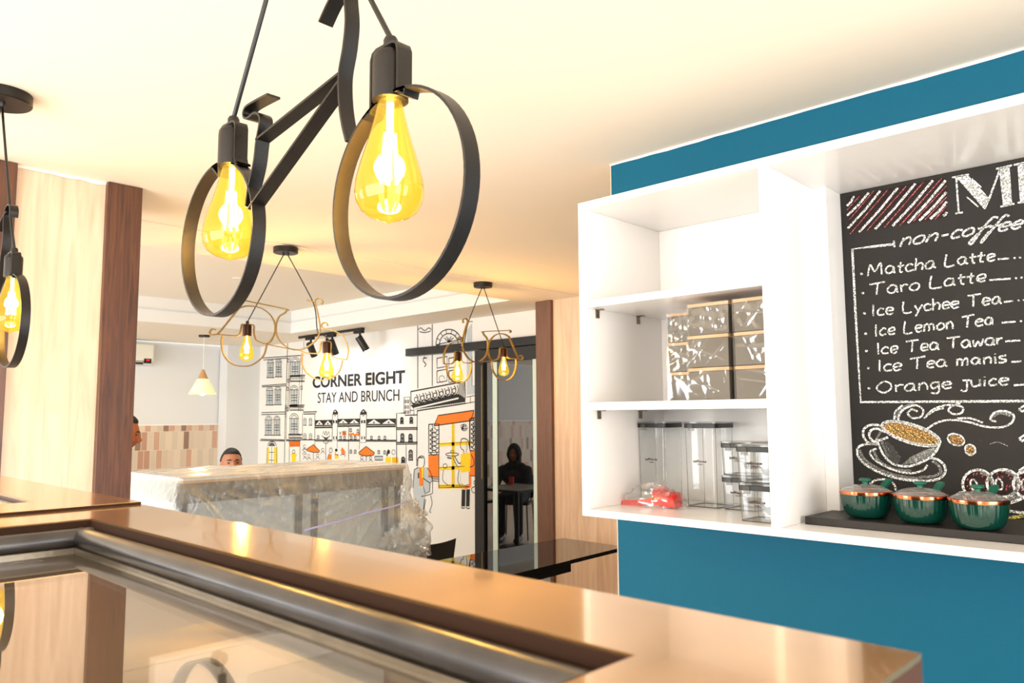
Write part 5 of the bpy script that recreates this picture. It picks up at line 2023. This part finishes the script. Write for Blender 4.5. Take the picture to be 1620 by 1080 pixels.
def person(label, base, face, head_top, seated, skin, shirt, legs, pitch=0, lean=0.0, headscarf=False, arms='down', seat_h=.46, turn=0.0):
    """base = ground point under the hips, face = heading angle of the body"""
    t = thing('person', label, 'person', (base[0], base[1], FL))
    fx, fy = math.cos(face), math.sin(face)
    F, S, U = Vector((fx, fy, 0)), Vector((fy, -fx, 0)), Vector((0, 0, 1))   # forward, right, up
    B = Vector((base[0], base[1], 0))
    hc = head_top - .117
    pelvis = B + U * (FL + (seat_h + .10 if seated else .86))
    chest = B + F * (lean * .55) + U * ((hc - .30))
    neck = B + F * (lean * .85) + U * (hc - .135)
    headc = B + F * (lean + .025) + U * hc
    waist = pelvis.lerp(chest, .5)

    def torso(mb, k):
        capsule(mb, pelvis + S * .06, pelvis - S * .06, .115 + k, .115 + k)
        capsule(mb, pelvis, waist, .125 + k, .115 + k)
        capsule(mb, waist, chest, .118 + k, .125 + k)
        capsule(mb, chest - S * .075, chest + S * .075, .105 + k, .105 + k)
        sh = neck - U * .065
        capsule(mb, sh - S * .125 - U * .02, sh + S * .125 - U * .02, .058 + k, .058 + k)
    hips, knees, feet = [], [], []
    for s_ in (-1, 1):
        h = pelvis + S * (.085 * s_) - U * .02
        if seated:
            kn = h + F * .42 + S * (.03 * s_)
            ft = kn + U * (FL + .08 - kn.z) - F * .05
        else:
            kn = h + F * .03 + U * (-.39)
            ft = kn + U * (FL + .08 - kn.z) - F * .03
        hips.append(h); knees.append(kn); feet.append(ft)

    def leg(mb, k, i):
        capsule(mb, hips[i], knees[i], .080 + k, .056 + k)
        capsule(mb, knees[i], feet[i], .054 + k, .036 + k)
    shd = [neck - U * .085 - S * .175, neck - U * .085 + S * .175]
    elb, wri, pal = [], [], []
    for i, s_ in ((0, -1), (1, 1)):
        if arms == 'table':
            e_ = shd[i] + F * .16 - U * .22 + S * (.06 * s_)
            w_ = e_ + F * .20 - S * (.12 * s_) + U * .03
        else:
            e_ = shd[i] - U * .27 + S * (.03 * s_) - F * .02
            w_ = e_ + F * .18 - U * .14 - S * (.04 * s_)
        elb.append(e_); wri.append(w_); pal.append(w_ + (w_ - e_).normalized() * .085)
    Mt = Matrix.Translation(headc) @ Matrix.Rotation(face - math.pi / 2 + turn, 4, 'Z') @ Matrix.Rotation(pitch, 4, 'X')
    mb = MB()
    add_head(mb, Mt)
    capsule(mb, neck - U * .06, headc - U * .05 - F * .012, .060, .054)
    torso(mb, 0)
    for i, s_ in ((0, -1), (1, 1)):
        leg(mb, 0, i)
        capsule(mb, feet[i] - U * .035 - F * .03, feet[i] - U * .045 + F * .15, .035, .028)
        capsule(mb, shd[i], elb[i], .046, .038)
        capsule(mb, elb[i], wri[i], .038, .026)
        hand(mb, wri[i], pal[i], -S * s_)
    fuse(mb, 'body', skin, t, .0055, 3)
    mb = MB()
    torso(mb, .012)
    for i in (0, 1):
        mid = shd[i].lerp(elb[i], .75)
        capsule(mb, shd[i], elb[i] if arms == 'table' else mid, .060, .052)
        if arms == 'table':
            capsule(mb, elb[i], elb[i].lerp(wri[i], .9), .050, .038)
    fuse(mb, 'shirt', shirt, t, .010, 4)
    mb = MB()
    capsule(mb, pelvis + S * .06, pelvis - S * .06, .128, .128)
    for i in (0, 1):
        capsule(mb, hips[i], knees[i], .094, .070)
        capsule(mb, knees[i], knees[i].lerp(feet[i], .9), .068, .055)
    fuse(mb, 'trousers', legs, t, .010, 4)
    for i in (0, 1):
        mb = MB()
        capsule(mb, feet[i] - U * .040 - F * .03, feet[i] - U * .045 + F * .16, .042, .035)
        mb.build('shoe', 'black_plastic', t)
    # brows and eyes
    for s_ in (-1, 1):
        mb = MB()
        mb.ball((0, 0, 0), .011, .004, .0045, 14, 8)
        for v in mb.v:
            v.xyz = Mt @ (v + Vector((s_ * .030, .0805, .004)))
        mb.build('eye', 'hair_black', t)
        if not headscarf:
            mb = MB()
            mb.tube([Mt @ Vector((s_ * x_, y_, z_)) for x_, y_, z_ in ((.014, .0935, .0225), (.030, .0900, .0275), (.046, .0780, .0240))], [.003, .0042, .002], 8)
            mb.build('eyebrow', 'hair_black', t)
    # hair or headscarf
    mb = MB()
    n, mm = 64, 40
    vs = []
    for i in range(mm + 1):
        t_ = math.pi * i / mm
        for k in range(n):
            a = 2 * math.pi * k / n
            d_ = Vector((math.sin(t_) * math.cos(a), math.sin(t_) * math.sin(a), -math.cos(t_)))
            p_ = head_shape(d_)
            if headscarf:
                front = d_.y > .25
                hole = ((p_.x / .050) ** 2 + ((p_.z + .015) / .085) ** 2)
                g_ = .016 + (.004 if d_.z > 0 else .012)
                if front and hole < 1:
                    g_ = -.010
                p_ = p_ + d_ * g_
            else:
                line = .070 if d_.y > .2 else (.070 - .11 * min(1, (.2 - d_.y) / .5))
                line += .006 * noise.noise(Vector((a * 6, 2, 1)))
                if abs(d_.x) > .8 and -.35 < d_.y < .35:
                    line = max(line, .012)
                g_ = .010 + .004 * noise.noise(d_ * 22) if p_.z > line else -.010
                g_ *= 1 if p_.z > line + .01 or g_ < 0 else .6
                p_ = p_ + d_ * g_
            vs.append(Mt @ p_)
    mb.add(vs, [(i * n + k, i * n + (k + 1) % n, (i + 1) * n + (k + 1) % n, (i + 1) * n + k) for i in range(mm) for k in range(n)])
    if headscarf:
        capsule(mb, neck - U * .02, neck + U * .05, .085, .085)
        capsule(mb, neck - U * .06 - S * .08, neck - U * .06 + S * .08, .075, .075)
        fuse(mb, 'headscarf', 'headscarf', t, .007, 3)
    else:
        h = mb.build('hair', 'hair_black', t, smooth=80)
    return t


# man seated behind the kiosk
pm = at(364, 716, 1, 5.72)
person('person with short black hair, only the upper face showing above the covered kiosk', (pm.x, pm.y), math.atan2(-1, -.30), 1.213, True, 'skin', 'shirt_grey', 'trousers_dark', pitch=.12, lean=.04, seat_h=.50, turn=.0)
# figure half hidden by the column
pl_ = at(177, 690, 1, 5.00)
person('person in profile at the edge of the wood column, looking down towards the kiosk', (pl_.x - .10, pl_.y + .02), math.radians(-22), 1.475, False, 'skin_dark', 'shirt_dark', 'trousers_dark', pitch=-.18, lean=.13)
# guest mirrored in the glass door
person('person in a dark headscarf at a cafe table, mirrored in the glass door', (2.05, 7.16), math.radians(-30), 1.075, True, 'skin_dark', 'shirt_dark', 'trousers_dark', pitch=-.10, lean=.10, headscarf=True, arms='table', seat_h=.46)
cp = MB()
cp.lathe([(.0, .0), (.026, .0), (.036, .10), (.034, .10), (.025, .006), (.0, .006)], (2.46, 6.86, .5805), 24)
tag(cp.build('cup', 'red_cup'), 'red cup on the cafe table mirrored in the glass door', 'cup')
make_chair('black chair under the person in the headscarf, mirrored in the glass door', (2.05, 7.16), math.radians(-120), top=.78)
make_chair('black chair under the person seated behind the kiosk', (pm.x, pm.y + .02), math.atan2(-1, -.30) - math.pi / 2, top=.72)

# ------------------------------------------------------------------ tidy helper properties
for o in bpy.data.objects:
    if '_w' in o:
        del o['_w']
    if o.type == 'LIGHT' and 'label' in o:
        del o['label']
